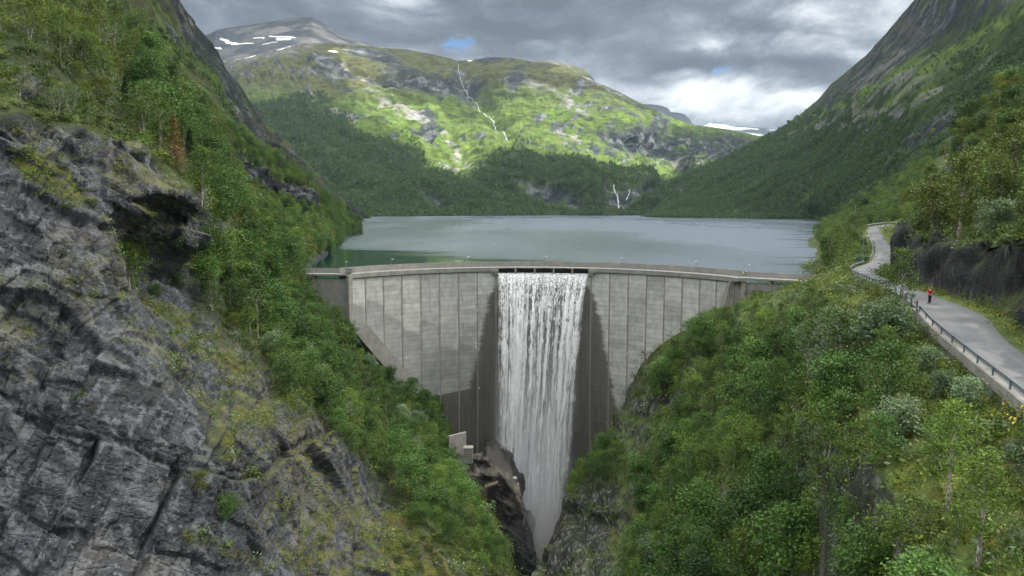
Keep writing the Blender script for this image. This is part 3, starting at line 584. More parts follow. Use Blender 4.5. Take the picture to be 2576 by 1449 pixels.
# shoulder and bare peak behind, blue ranges far away
def ridge(name,top,depth,D0,D1,colf,nc=260,nr=60,drop=90,amp=20,sd=0,mat=None):
    px0,px1=top[0][0],top[-1][0]
    bot=[(px0,top[0][1]+drop),(px1,top[-1][1]+drop)]; bot=[(x,y+drop) for x,y in top]
    P,X,Y=patch(px0,px1,nc,top,bot,nr,lambda x,y: D1-(D1-D0)*np.clip((y-np.interp(x,*zip(*top)))/drop,0,1),5,(150,.4))
    N=grid_normals(P); dr=P-np.array([0,0,CAMZ]); N=np.where((N*-dr).sum(-1,keepdims=True)<0,-N,N)
    tf=np.minimum(1,np.maximum(np.arange(P.shape[0])-5,0)/15.)[:,None]*.9+.1
    P=P+N*((ridged(P*np.array([1,.4,.4]),1.6/depth,5,sd)*amp+fbm(P,4./depth,5,sd+1)*amp)*tf)[...,None]
    c=colf(P,X,Y); return finish(name,P,c,mat or M_far)
def c_peak(P,X,Y):
    n=fbm(P,.004,6,90,.6); c=lerp(np.broadcast_to(G['rock']*1.0,P.shape),G['scree']*.75,sstep(n,-.1,.35)); c=lerp(c,G['rock']*.7,sstep(ridged(P,.002,5,91),.1,.5)*.5)
    s=0
    for line,w_ in (([(556,100),(578,113),(600,115)],3.6),([(680,99),(700,105),(740,107)],2.4),([(515,108),(530,113)],3),([(640,100),(665,104)],3),([(590,118),(640,120)],2.2),([(520,125),(560,128)],2.5),([(660,126),(700,118)],1.5),([(700,112),(730,112)],3)):
        dd=segdist(X+fbm(P,.004,4,92)*16,Y+fbm(P,.004,4,93)*8,line); s=np.maximum(s,sstep(w_-dd,0,1.6))
    return lerp(c,G['snow']*.8,s)
ridge('bare_peak',[(440,190),(480,130),(505,98),(520,88),(545,76),(570,70),(620,63),(660,58),(700,51),(735,46),(760,43),(785,43),(800,50),(825,65),(850,80),(880,95),(930,114),(980,125),(1040,140)],2500,5200,6400,c_peak,300,90,95,30,94)
def c_sh(P,X,Y):
    n=fbm(P,.006,6,95,.6); return lerp(np.broadcast_to(G['heath']*1.0,P.shape),G['rockl']*1.1,sstep(n,-.05,.3))
ridge('rocky_shoulder',[(1280,175),(1340,156),(1365,152),(1395,153),(1430,160),(1465,173),(1485,188),(1500,208),(1540,235),(1600,265)],1500,4700,5000,c_sh,160,50,60,14,96)
def c_blue(P,X,Y): return lerp(np.broadcast_to(G['rock']*.6,P.shape),G['rock'],sstep(fbm(P,.002,5,97),-.1,.3))
ridge('blue_range',[(1560,275),(1600,262),(1640,262),(1665,266),(1680,272),(1688,282),(1705,283),(1722,287),(1735,300),(1745,314),(1800,340)],3500,9500,10500,c_blue,140,50,60,30,98)
def c_snow(P,X,Y):
    n=fbm(P*np.array([.5,1,3]),.0016,6,99,.62); return lerp(np.broadcast_to(G['rock']*.8,P.shape),G['snow'],sstep(n,.04,.16)*.7)
ridge('snowy_range',[(1740,330),(1772,315),(1785,309),(1820,312),(1850,318),(1880,319),(1930,323),(1950,327),(1990,340),(2060,370)],4500,13000,14500,c_snow,160,50,40,30,100)

# ---------------------------------------------------------------- 5. right mountain
TOP6=[(1600,546),(1640,536),(1660,520),(1672,490),(1690,455),(1720,440),(1780,418),(1850,384),(1900,358),(1950,330),(2010,290),(2060,248),(2090,212),(2130,180),(2180,138),(2230,82),(2265,40),(2300,0),(2340,-60),(2420,-150),(2700,-380),(3000,-560)]
BOT6=[(1600,547),(1640,546),(1750,548),(1850,549),(2060,552),(2200,600),(2400,640),(3000,640)]
C6=[(1600,546,1750),(1640,536,1800),(1690,455,2200),(1780,418,2250),(1850,384,2300),(1950,330,2300),(2060,248,2250),(2130,180,2150),(2230,82,1950),(2300,0,1800),(2420,-150,1600),(3000,-560,1200),(1640,546,1560),(1750,548,1480),(1850,549,1440),(2060,552,1330),(2200,600,700),(2400,640,440),(3000,640,260),
 (1800,500,1750),(1950,450,1600),(2100,400,1450),(2200,500,950),(2050,500,1350),(2300,400,850),(2300,250,1150),(2200,300,1400),(2150,240,1700),(2576,250,700),(2576,0,1100),(2576,400,480),(2400,100,1400),(2450,480,520),(3000,300,420),(3000,0,800)]
_f6=rbf([(a,b,math.log(c_)) for a,b,c_ in C6],.03,1e-4)
P6,X6,Y6=patch(1600,3000,640,TOP6,BOT6,330,lambda x,y:np.exp(_f6(x,y)),8,(50.,.6))
N6=grid_normals(P6); dirc=P6-np.array([0,0,CAMZ]); dirc/=np.linalg.norm(dirc,axis=-1,keepdims=True); N6=np.where((N6*-dirc).sum(-1,keepdims=True)<0,-N6,N6)
# across-slope coordinate: the scree and ravines run down to the left in the view
Q6=np.stack([P6[...,1]*.9+P6[...,0]*.5,P6[...,0]*.18,P6[...,2]*.18],-1)
g1=ridged(Q6,.009,5,111,.55); g2=fbm(Q6,.03,5,112,.55); g3=fbm(P6,.010,5,113)
topf=np.minimum(1,np.maximum(np.arange(P6.shape[0])-8,0)/35.)[:,None]; botf=sstep(P6[...,2],-5,30)
P6=P6+N6*((g1*11+g2*9+g3*11)*(.15+.85*topf)*botf)[...,None]
P6[-1,:,2]-=12
z=P6[...,2]; n_f=fbm(Q6,.05,6,114,.62); n_g=fbm(P6,.008,4,115); n_h=fbm(Q6,.02,5,116,.6)
crag6=soft(X6,Y6,[(2060,260),(2130,200),(2230,70),(2300,-20),(2450,-260),(3200,-700),(3200,-300),(2576,0),(2420,90),(2330,120),(2220,180),(2140,235),(2100,290)],35)
crag6=np.maximum(crag6,soft(X6,Y6,[(2100,235),(2180,150),(2240,90),(2330,60),(2360,110),(2280,170),(2210,215),(2130,250)],20))
low=soft(X6,Y6,[(2220,385),(2290,340),(2400,280),(2460,262),(2450,295),(2370,345),(2290,385),(2230,400)],9)
low=np.maximum(low,soft(X6,Y6,[(1680,478),(1720,468),(1740,478),(1700,492)],7)); low=np.maximum(low,soft(X6,Y6,[(2500,240),(2700,120),(2700,160),(2540,250)],9)*.7)
scr=0
for line,w_ in (([(2060,330),(2140,285),(2240,220),(2350,140)],7),([(2120,335),(2230,270),(2330,195)],9),([(2180,330),(2260,290),(2360,215)],8),([(2270,130),(2200,200),(2160,240)],8),([(2000,345),(2080,318)],5),([(2440,190),(2500,130)],5),([(2170,470),(2230,440)],4),([(2145,500),(2180,480)],3)):
    dd=segdist(X6+n_f*26,Y6+n_f*14,line); scr=np.maximum(scr,sstep(w_-dd,0,w_*.6))
gb=0
for line,w_ in (([(2060,300),(2160,250),(2230,215),(2330,135)],8),([(2180,300),(2280,230),(2380,140),(2576,40),(2700,-60)],12),([(1990,520),(2060,480)],14),([(2230,400),(2330,370)],8)):
    dd=segdist(X6+n_h*50,Y6+n_f*20,line); gb=np.maximum(gb,sstep(w_-dd,0,w_))
forest6=np.clip(sstep(Y6-np.interp(X6,[1600,1950,2100,2300,2450,2576,3000],[300,330,300,280,180,110,-120])+n_g*90+n_h*60,-20,50),0,1)*(1-crag6)*(1-.95*low)*(1-scr)*(1-.7*gb)
col=lerp(np.broadcast_to(G['wood']*2.0,P6.shape),G['grass']*.8,sstep(n_h+n_g,-.05,.3)); col=lerp(col,G['heath']*.8,sstep(z,260,480)*.7)
rkm=np.clip(crag6*sstep(n_f+.5*n_h,-.28,-.02)+sstep(n_f+.3*n_g,.2,.36)*.7*sstep(z,100,260)+low*sstep(n_f,-.35,-.1),0,1)
rc=lerp(np.broadcast_to(G['rock']*.62,P6.shape),G['rockl']*.72,sstep(fbm(Q6,.13,5,117,.66),.02,.4)); rc=lerp(rc,G['rockw']*.8,soft(X6,Y6,[(2250,60),(2300,40),(2330,90),(2290,110)],14)*.4)
col=lerp(col,rc,rkm); col=lerp(col,G['grassb']*.85,gb*.8); col=lerp(col,G['scree']*.72,scr*.85); col=lerp(col,G['wood']*1.5,forest6*.85); col=col*(1+.6*fbm(P6,.06,4,118,.65)+.5*fbm(Q6,.25,4,119,.65))[...,None]
finish('right_mountain',P6,col,M_far)
# ---------------------------------------------------------------- 6. near right: gorge side, road bench, rock cut and wooded hill (a height field)
RD=np.array([(17,2,7.9),(24.5,20,8.0),(30.2,33,8.2),(33.6,41.5,8.3),(37.8,53,8.5),(41.4,63,8.8),(44.6,71,9.1),(48.6,82,9.3),(54,98,9.0),(61.8,118,8.0),(68,134,7.4),(74.5,146,7.3),(82,155,7.7),(90,168,8.9),(98.5,186,10.2),(107,205,11.6),(118,228,13.0),(129,242,13.8),(146,252,14.2),(170,262,14.6)],float)
def catmull(P,n=14):
    P=np.array(P,float); Q=np.vstack([2*P[0]-P[1],P,2*P[-1]-P[-2]]); out=[]
    for i in range(len(P)-1):
        p0,p1,p2,p3=Q[i:i+4]
        for t in np.linspace(0,1,n,endpoint=False): out.append(.5*((2*p1)+(-p0+p2)*t+(2*p0-5*p1+4*p2-p3)*t*t+(-p0+3*p1-3*p2+p3)*t**3))
    out.append(P[-1]); return np.array(out)
RC=catmull(RD,16); RT=np.gradient(RC,axis=0); RT[:,2]=0; RT/=np.linalg.norm(RT,axis=1,keepdims=True); RS=np.stack([RT[:,1],-RT[:,0],0*RT[:,0]],-1)  # RS points right
rl=np.concatenate([[0],np.cumsum(np.linalg.norm(np.diff(RC,axis=0),axis=1))])
rw_l=np.full(len(RC),2.0); rw_r=2.0+1.4*np.exp(-((RC[:,1]-70)/9.)**2)+.5*np.exp(-((RC[:,1]-146)/10.)**2)
def zpt(px,py,D): q=AT(px,py,D); return (q[0],q[1],q[2])
HC=[zpt(*a) for a in ((1841,775,199),(1790,800,208),(1640,890,222),(1600,965,226),(1560,1065,229),(1500,1140,229),(1440,1240,226),(1406,1263,170),(1368,1383,152),(1352,1449,142),(1345,1600,125),
 (1700,1000,180),(1650,1150,160),(1560,1250,155),(1450,1449,125),(1700,1300,125),(1900,900,148),(2100,900,112),(2300,930,78),(2350,1010,60),(2500,1449,40),(2200,1449,58),(2000,1200,90),(1800,1449,84),(2200,1150,70),(1900,1050,112),(1750,900,178),(1960,800,162),(2000,752,172),(1930,760,180),(1600,1449,104),(2000,1449,70),(2350,1250,54))]
HC+=[(20,30,-9),(24,14,-6),(10,60,-44),(5,100,-58),(0,40,-60),(30,-10,2),(83,197,-.6),(89,184,1.6),(76,177,.4),(73,166,3.2),(88,206,-1.0),(99,229,-4),(113,262,-4),(140,330,-4),(165,396,-4),(190,460,-5),(92,216,-5.5),
 (118,250,8),(135,270,10),(160,300,12),(190,360,14),(106,215,6),(97,199,4.5)]
for k in range(2,len(RD)-1): HC.append(tuple(RD[k]))
for p_ in ((46,55,17),(53,68,17.5),(58,84,18.5),(64,100,17),(72,118,16),(80,134,15.5),(92,148,16),(102,166,17),(113,190,19),(124,208,20),(140,226,21),
 (75,80,28),(90,110,30),(105,140,31),(112,160,33.5),(120,190,35.5),(128,210,30),(140,215,27),(60,50,28),(110,100,46),(150,150,52),(160,220,42),(90,50,48),(200,200,60),(220,300,40),(50,15,30),(120,20,60),(200,80,75),(40,30,16),(44,46,16.5)): HC.append(p_)
HC=[(a,b,c_) for a,b,c_ in HC]
_fz=rbf(HC,.07,1e-4,100.)
U=np.linspace(.006,.98,860); YY=np.exp(np.linspace(math.log(9.),math.log(470.),690))[::-1]
gx=U[None]*YY[:,None]+ (0*YY[:,None]); gy=np.repeat(YY[:,None],len(U),1)
gz=_fz(gx,gy)
# drop into the gorge left of its rim
RIM=[(-20,-10),(-6,60),(2,110),(5.3,142),(7.2,152),(11.8,170),(17,195),(21,212),(26.5,229),(30,240)]
ry=np.array([p_[1] for p_ in RIM]); rx=np.array([p_[0] for p_ in RIM]); rimx=np.interp(gy,ry,rx)+2.2*fbm(np.stack([gx*0,gy,gy*0],-1),.12,3,131)
dl=np.clip(rimx-gx,0,None); gz=gz-sstep(dl,0,3)*dl*4.5-2.0*sstep(2.5-(gx-rimx),0,4)*(gy<232)
gz=np.maximum(gz,-118)
# road bench, retaining wall on the gorge side, rock cut on the hill side
seg_d=np.full(gx.shape,1e9); seg_s=np.zeros(gx.shape); seg_z=np.zeros(gx.shape); seg_i=np.zeros(gx.shape,int)
for i in range(len(RC)-1):
    a=RC[i];b=RC[i+1]; e_=b-a; L2=e_[0]**2+e_[1]**2; t=np.clip(((gx-a[0])*e_[0]+(gy-a[1])*e_[1])/L2,0,1)
    qx=gx-a[0]-t*e_[0]; qy=gy-a[1]-t*e_[1]; dd=np.hypot(qx,qy); m_=dd<seg_d
    sd=(qx*e_[1]-qy*e_[0])/math.sqrt(L2); seg_d=np.where(m_,dd,seg_d); seg_s=np.where(m_,np.sign(sd),seg_s); seg_z=np.where(m_,a[2]+t*e_[2],seg_z); seg_i=np.where(m_,i,seg_i)
lat=seg_d*seg_s; WL=rw_l[seg_i]; WR=rw_r[seg_i]
Pn=np.stack([gx,gy,gz],-1)
nz1=fbm(Pn,.07,4,121); nz2=fbm(Pn,.3,4,122)
wall_zone=(gy<66)|(gy<78)          # masonry retaining wall
# left side: just below the kerb, falling away at up to 40 degrees
left=seg_z-.25-np.where(gy<73,1.15,.15)*sstep(-lat-WL,.35,.75)
fall=left-np.clip(-lat-WL-1.0,0,None)*.75
cutb=WR+1.3+.9*sstep(nz1,-.3,.4)+1.2*sstep(gy,120,170)
hcut=np.clip(7.0+2.0*nz1+1.5*nz2,4,10)*np.interp(gy,[20,40,140,165,190,215,240],[1,1,1,1,.75,.35,.25])
r0=lat-cutb
up_=seg_z+.05+.12*sstep(lat-WR,.2,1.5)+np.where(r0>0,sstep(r0,0,2.2)*hcut,0)
onroad=(lat>-WL-.35)&(lat<cutb)
gz2=np.where(lat<=-WL, np.where(-lat-WL<9, np.maximum(np.minimum(gz,left),fall), gz), gz)
blend=sstep(-lat-WL,7,12); gz2=np.where(lat<=-WL, gz2*(1-blend)+gz*blend, gz2)
gz2=np.where((lat>-WL)&(lat<cutb),seg_z-.06+np.where(lat>WR,.18*sstep(lat-WR,.1,1.4),0),gz2)
gz2=np.where(lat>=cutb, np.where(r0<2.2,up_, np.maximum(gz*1.0,0)+0), gz2)
bl=sstep(r0,2.2,9); gz2=np.where((lat>=cutb)&(r0>=2.2), (up_+ (r0-2.2)*.32)*(1-bl)+gz*bl, gz2)
near_end=gy>250; gz2=np.where((gy>262)|(seg_d>60),gz,gz2)
gz=gz2
PR=np.stack([gx,gy,gz],-1); NR=grid_normals(PR); NR=np.where(NR[...,2:]<0,-NR,NR)
up=NR[...,2]; n_a=fbm(PR,.10,5,141); n_b=fbm(PR,.45,4,142)
# rock outcrops
oc=sstep(n_a+.35*n_b,.22,.36)*sstep(gx-rimx,1,6)*(seg_d>7)
px_r,py_r=PIX(PR)
rimrock=sstep(14-(gx-rimx),0,6)*(gy<235)*sstep(n_b+.5,-.1,.3)
rimrock=np.maximum(rimrock,soft(px_r,py_r,[(1540,1080),(1580,1010),(1640,990),(1700,1000),(1640,1050),(1640,1120),(1600,1170),(1560,1130)],10))
rimrock=np.maximum(rimrock,soft(px_r,py_r,[(1360,1449),(1400,1280),(1460,1230),(1580,1200),(1640,1230),(1600,1300),(1560,1500),(1360,1500)],14)*.95)
rimrock=np.maximum(rimrock,soft(px_r,py_r,[(2420,1130),(2480,1090),(2560,1080),(2640,1140),(2640,1500),(2545,1500),(2520,1380),(2576,1250),(2500,1180),(2440,1180)],10)*.8)
cut=((lat>=cutb-.1)&(r0<3.0)&(gy<225)&(seg_d<30)).astype(float)
steep=sstep(.62-up,0,.2)
rkR=np.clip(np.maximum(np.maximum(oc*.8,rimrock),np.maximum(cut,steep*.8)),0,1)
free=((lat<-WL-.9)|(lat>=cutb))|(seg_d>30)
hdir=NR.copy(); hdir[...,2]*=.6; d_=rockdisp(PR,rkR,.45+.45*cut+.4*(gx-rimx<16),hdir)+ (1-rkR)*(.9*fbm(PR,.08,4,145)+.25*n_b)
d_=d_*np.where(free,sstep(np.where(lat<0,-lat-WL-.9,lat-cutb),0,1.6),0)
hor=NR.copy(); hor[...,2]*=.6; PR=PR+hor*d_[...,None]
# keep clear of the dam platform and wing
NR=grid_normals(PR); NR=np.where(NR[...,2:]<0,-NR,NR); up=NR[...,2]
col=lerp(np.broadcast_to(G['moss'],PR.shape),G['grass'],sstep(n_b+n_a,-.3,.4)); col=lerp(col,G['mossy'],sstep(fbm(PR,.25,4,146),.1,.4)*.7); col=lerp(col,G['soil']*.6,sstep(fbm(PR,.9,3,147),.35,.55)*.3)
verge=((lat<-WL-.0)&(lat>-WL-7)|((lat>WR)&(lat<cutb+.6)))&(seg_d<12)
vg=lerp(np.broadcast_to(G['grass']*1.05,PR.shape),np.array([.17,.20,.03]),sstep(n_b+.5*n_a,-.1,.4)); vg=lerp(vg,np.array([.5,.4,.02]),sstep(fbm(PR,2.2,2,149),.55,.62)*.8)
col=lerp(col,vg,verge.astype(float)*.9)
slope_g=soft(px_r,py_r,[(2030,720),(2060,670),(2130,655),(2130,690),(2240,760),(2170,790),(2080,760)],12)*(lat<0); col=lerp(col,vg*1.1,slope_g*.9)
rc=lerp(np.broadcast_to(G['rock']*.55,PR.shape),G['rockw'],sstep(n_a,.0,.4)*.6); rc=lerp(rc,G['rockl']*1.5,sstep(fbm(PR,1.1,4,150),.12,.4)*.6*(1-cut)); rc=lerp(rc,G['rock']*.20,cut*.93); rc=lerp(rc,G['rockl']*.7,cut*sstep(fbm(PR,1.3,3,151),.38,.55)*.5); rc=rc*(1-.45*((gx-rimx<16)&(gy<232)))[...,None]; hq,eq,_=joints(PR,.5,31,.3); rc=rc*(.45+1.15*hq)[...,None]; hz_,ez_,_=joints(PR,.30,21,.3); rc=lerp(rc,G['black']*.7,(1-sstep(ez_,0,.3))*.8); lrim=sstep(fbm(PR,1.9,3,152),.26,.42)*(gx-rimx<22)*(gy<235); rc=lerp(rc,np.array([.34,.34,.32]),lrim*.75)
topmoss=sstep(up+.4*n_b,.55,.8)*.85*(1-.65*((gx-rimx<14)&(gy<232)))
col=lerp(col,rc,np.clip(rkR*(1-topmoss*(1-cut*.6)),0,1))
onr=((lat>-WL-.3)&(lat<WR+.1)&(seg_d<12)).astype(float); col=lerp(col,np.array([.13,.12,.10]),onr)
finish('right_hillside',PR,col,M_near,np.clip(rkR*(1-topmoss),0,1)*.9)

# road sheet
i0=2; Lp=RC-RS*rw_l[:,None]; Rp=RC+RS*rw_r[:,None]; V=[];Q=[];nX=9
for i in range(len(RC)):
    for k in range(nX):
        f=k/(nX-1); p_=Lp[i]*(1-f)+Rp[i]*f; V.append((p_[0],p_[1],p_[2]+.07-.05*abs(f-.5)**2*4))
Q=grid_quads(len(RC),nX)[:,::-1]
me=quads_mesh('road',V,Q,True); uv=me.uv_layers.new(name='UVMap'); vi=np.zeros(len(me.loops),np.int32); me.loops.foreach_get('vertex_index',vi)
uvs=np.stack([(vi%nX)/(nX-1),rl[vi//nX]],-1).astype(np.float32); uv.data.foreach_set('uv',uvs.ravel())
tag(link('road',me,M_road),kind='structure')

# lake sheet, kept upstream of the dam; gorge floor sheet below everything
ARC=None
# ================================================================== dam
def circ(A,B,C_):
    ax,ay=A;bx,by=B;cx_,cy_=C_; d_=2*(ax*(by-cy_)+bx*(cy_-ay)+cx_*(ay-by))
    ux=((ax*ax+ay*ay)*(by-cy_)+(bx*bx+by*by)*(cy_-ay)+(cx_*cx_+cy_*cy_)*(ay-by))/d_
    uy=((ax*ax+ay*ay)*(cx_-bx)+(bx*bx+by*by)*(ax-cx_)+(cx_*cx_+cy_*cy_)*(bx-ax))/d_
    return ux,uy,math.hypot(ax-ux,ay-uy)
DX,DY,DR=circ((-48.7,209.6),(10.6,233.0),(63.7,200.6))
def AP(th,r,z): return (DX+r*math.sin(th),DY+r*math.cos(th),z)
_th=np.linspace(-1.25,1.25,4001); _pxc=PIX(np.stack([DX+DR*np.sin(_th),DY+DR*np.cos(_th),-1.3+0*_th],-1))[0]
_i0,_i1=int(np.argmin(_pxc)),int(np.argmax(_pxc))
def TH(px): return float(np.interp(px,_pxc[_i0:_i1+1],_th[_i0:_i1+1]))
JPX=[875,920.5,965.9,1011.9,1059.3,1106.2,1153.9,1200.9,1247.9,1295,1342,1390,1437,1487,1533.5,1580,1626,1671,1715.7,1759.3,1800.4,1845]
JTH=[TH(p) for p in JPX]
DO=(10.,230.,-100.); dam=tag(empty('arch_dam',DO),'tall curved grey concrete dam across the gorge with water pouring over its middle','dam')
def part(mb,name,mat,parent=None,smooth=False):
    root=parent or dam; o=mb.build(name,mat,root,smooth=smooth) if isinstance(mb,MB) else link(name,mb,mat,root)
    o.location=(-DO[0],-DO[1],-DO[2]) if root is dam else (0,0,0); return o
sTH0,sTH1=TH(1251.6),TH(1483.)
def rface(z): return DR+.35-1.6*math.sin(min(1,max(0,-z/95.))*math.pi*.8)*0+2.2*sstep(-z,20,95)
# wall
us=np.linspace(0,21,21*6+1); ths=np.interp(us,range(22),JTH); zs=np.concatenate([[-1.3],np.linspace(-2.05,-110,70)])
V=[];UV=[]
for j,z in enumerate(zs):
    for u_,th in zip(us,ths):
        zz=z
        if sTH0<th<sTH1 and z>-2.05: zz=-2.06
        V.append(AP(th,rface(zz),zz)); UV.append((u_,zz))
nF=len(us); Q=grid_quads(len(zs),nF)
n0=len(V)
for u_,th in zip(us,ths):                                 # top and upstream face
    zz=-2.06 if sTH0<th<sTH1 else -1.3
    V.append(AP(th,rface(0)+2.2,zz-(.35 if zz<-2 else 0))); UV.append((u_+.5,50.))
for u_,th in zip(us,ths): V.append(AP(th,rface(0)+5.5,-110)); UV.append((u_+.5,50.))
q2=[(i,i+1,n0+i+1,n0+i) for i in range(nF-1)]+[(n0+i,n0+i+1,n0+nF+i+1,n0+nF+i) for i in range(nF-1)]
me=quads_mesh('arch_wall',V,np.concatenate([Q,np.array(q2)]),True); me.polygons.foreach_set('use_smooth',[k<len(Q) for k in range(len(me.polygons))])
uv=me.uv_layers.new(name='UVMap'); vi=np.zeros(len(me.loops),np.int32); me.loops.foreach_get('vertex_index',vi); uv.data.foreach_set('uv',np.array(UV,np.float32)[vi].ravel())
part(me,'arch_wall',M_dam)
# joint strips
for k in list(range(1,9))+list(range(13,21)):
    mb=MB(); th=JTH[k]; pts=[AP(th,rface(z)-.06,z) for z in np.linspace(-1.35,-108,24)]
    sd=[(math.cos(th),-math.sin(th),0)]*len(pts); up=[(math.sin(th),math.cos(th),0)]*len(pts)
    mb.sweep(pts,sd,up,[(-.2,-.12),(.2,-.12),(.2,.12),(-.2,.12)]); part(mb,'joint_strip',M_joint)
def arcsweep(mb,t0,t1,prof,n=60,seg=None):
    """prof: (radial outward +upstream, z)"""
    T=np.linspace(t0,t1,n); V=[AP(t,DR+a,b) for t in T for a,b in prof]; m_=len(prof)
    mb.add(V,[(i*m_+k,i*m_+(k+1)%m_,(i+1)*m_+(k+1)%m_,(i+1)*m_+k) for i in range(n-1) for k in range(m_)]+[tuple(range(m_))[::-1],tuple((n-1)*m_+k for k in range(m_))])
tA,tB=TH(878),TH(1849)
for a_,b_ in ((tA,sTH0),(sTH1,tB)): mb=MB(); arcsweep(mb,a_,b_,[(-.25,-1.3),(-.25,-.02),(.25,-.02),(.25,-1.3)]); part(mb,'crest_beam',M_concd)
mb=MB(); arcsweep(mb,tA,tB,[(-.2,-.30),(-.2,0.0),(4.0,0.0),(4.0,-.30)],110); part(mb,'crest_walkway',M_conc)
mb=MB(); arcsweep(mb,tA-.01,tB+.005,[(3.7,0.0),(3.7,1.75),(4.02,1.75),(4.02,-1.9)],110); part(mb,'upstream_parapet',M_conc)
for p in (1297,1345,1393,1440):
    th=TH(p); mb=MB(); mb.frame_box(AP(th,DR+1.5,-1.25),(math.cos(th),-math.sin(th),0),(math.sin(th),math.cos(th),0),(0,0,1),.28,1.9,.95); part(mb,'spillway_pier',M_concd)
for p,s_ in ((1244,-1),(1491,1)):
    th=TH(p); mb=MB(); a_=(math.cos(th),-math.sin(th),0); b_=(math.sin(th),math.cos(th),0)
    mb.frame_box(AP(th,DR-.35,-1.0),a_,b_,(0,0,1),1.3,.75,.5); mb.frame_box(AP(th-s_*.006,DR-.15,-1.9),a_,b_,(0,0,1),.8,.7,.4); part(mb,'spillway_bracket',M_conc)
# wings
AX,AY=AP(tA,DR,0)[:2]; BX,BY=AP(tB,DR,0)[:2]
def wing(P0,P1,pier_f,name):
    P0=np.array(P0,float);P1=np.array(P1,float); e_=P1-P0; L_=np.linalg.norm(e_); e_/=L_; n_=np.array((-e_[1],e_[0])); n_=n_ if n_[1]>0 else -n_
    ex=(e_[0],e_[1],0); ny=(n_[0],n_[1],0); c=(P0+P1)/2
    mb=MB(); mb.frame_box((*(c+n_*1.9),-.22),ex,ny,(0,0,1),L_/2,2.1,.22); part(mb,'bridge_deck',M_conc)
    mb=MB(); mb.frame_box((*(c+n_*3.85),.62),ex,ny,(0,0,1),L_/2,.16,.82); part(mb,'wing_parapet',M_conc)
    mb=MB(); mb.frame_box((*(c+n_*1.6),-21.6),ex,ny,(0,0,1),L_/2,1.0,20.); part(mb,'wing_wall',M_concd)
    for f in pier_f:
        q=P0+e_*L_*f; mb=MB(); mb.frame_box((*(q+n_*1.6),-1.04),ex,ny,(0,0,1),.32,1.3,.59); part(mb,'wing_pier',M_conc)
    mb=MB()
    n=max(2,int(L_/2.1))
    for k in range(n+1):
        q=P0+e_*L_*k/n+n_*.05; mb.tube([(*q,0),(*q,1.05)],.04,5)
    for h_ in (.35,.7,1.05): mb.tube([(*(P0+n_*.05),h_),(*(P1+n_*.05),h_)],.03,5)
    part(mb,'railing',M_rail)
wing((AX,AY),(-82,211.5),(.34,),'left'); wing((BX,BY),(86,186.0),(.38,.8),'right')
mb=MB(); th=TH(879); mb.frame_box(AP(th-.004,DR-.35,-16),(math.cos(th),-math.sin(th),0),(math.sin(th),math.cos(th),0),(0,0,1),.7,.6,15.7); part(mb,'end_pilaster',M_joint)
mb=MB(); q=AT(1861,708,BY-1.0); mb.box(q[0]-1.7,q[0]+1.7,q[1]-1.2,q[1]+2.2,-1.0,.04); part(mb,'lookout_slab',M_conc)
mb=MB(); mb.box(q[0]+.3,q[0]+1.5,q[1]-.8,q[1]+.9,-9,-1.0); part(mb,'lookout_pier',M_joint)
mb=MB(); q2_=AT(1880,745,BY+1.2); mb.add([(BX-1.2,BY+.6,-1.3),(BX+1.5,BY+1.0,-1.3),(BX+1.5,BY+1.0,-14),(BX-4.0,BY+.4,-14),(BX-1.2,BY+4,-1.3),(BX+1.5,BY+4,-1.3),(BX+1.5,BY+4,-14),(BX-4.0,BY+4,-14)],[(0,3,2,1),(4,5,6,7),(0,1,5,4),(3,7,6,2),(0,4,7,3),(1,2,6,5)]); part(mb,'thrust_block',M_concd)
# sloping sill at the left foot
mb=MB(); a_=AT(905,826,207.5); b_=AT(1012,952,216); e_=b_-a_; L_=np.linalg.norm(e_); e_/=L_; sd_=np.cross(e_,(0,0,1.)); sd_/=np.linalg.norm(sd_); u_=np.cross(sd_,e_)
mb.frame_box((a_+b_)/2,e_,sd_,u_,L_/2,1.6,2.2); part(mb,'abutment_sill',M_conc)
# crest railing on the arc
mb=MB(); T=np.linspace(tA,tB,64)
for t_ in T: mb.tube([AP(t_,DR-.05,0),AP(t_,DR-.05,1.05)],.045,5)
for h_ in (.4,.72,1.05): mb.tube([AP(t_,DR-.05,h_) for t_ in np.linspace(tA,tB,120)],.022,4)
part(mb,'crest_railing',M_railblue)
# lamp posts on the crest
def lamp(h_,arm,mat=M_rail):
    root=empty('lamp_post'); mb=MB(); mb.tube([(0,0,0),(0,0,h_)],[.085,.06],7); mb.tube([(0,0,0),(0,0,.35)],.13,7); mb.build('pole',mat,root)
    mb=MB()
    if arm: mb.tube([(0,0,h_-.05),(arm*.5,0,h_+.08),(arm,0,h_+.1)],.04,6); mb.build('arm',mat,root); mb=MB()
    mb.frame_box((arm+.15*(1 if arm>=0 else -1),0,h_+.1),(1,0,0),(0,1,0),(0,0,1),.36,.17,.07); mb.frame_box((arm,0,h_+.17),(1,0,0),(0,1,0),(0,0,1),.2,.12,.05); mb.build('lamp_head',M_lamp,root); return root
LB=['on the dam bridge left of the arch','second from left on the dam crest','left of the spillway on the dam crest','standing right above the pouring spillway','first to the right of the spillway on the dam crest','halfway along the right half of the dam crest','beside the hi-vis walker at the right end of the dam']
for i,(p,arm) in enumerate(((871,.0),(996,.45),(1180,.3),(1371,.0),(1559,-.3),(1738,-.3),(1884,.0))):
    o=lamp(3.4,arm)
    if i==0: loc=(AT(871,680,AY+3.6)[0],AY+3.6,0.0)
    elif i==6: loc=(AT(1884,680,BY+1.0)[0],BY+1.2,0.0)
    else: loc=AP(TH(p),DR+3.45,0.0)
    o.location=loc; tag(o,'slim lamp post '+LB[i],'lamp post','lamp posts along the dam crest')
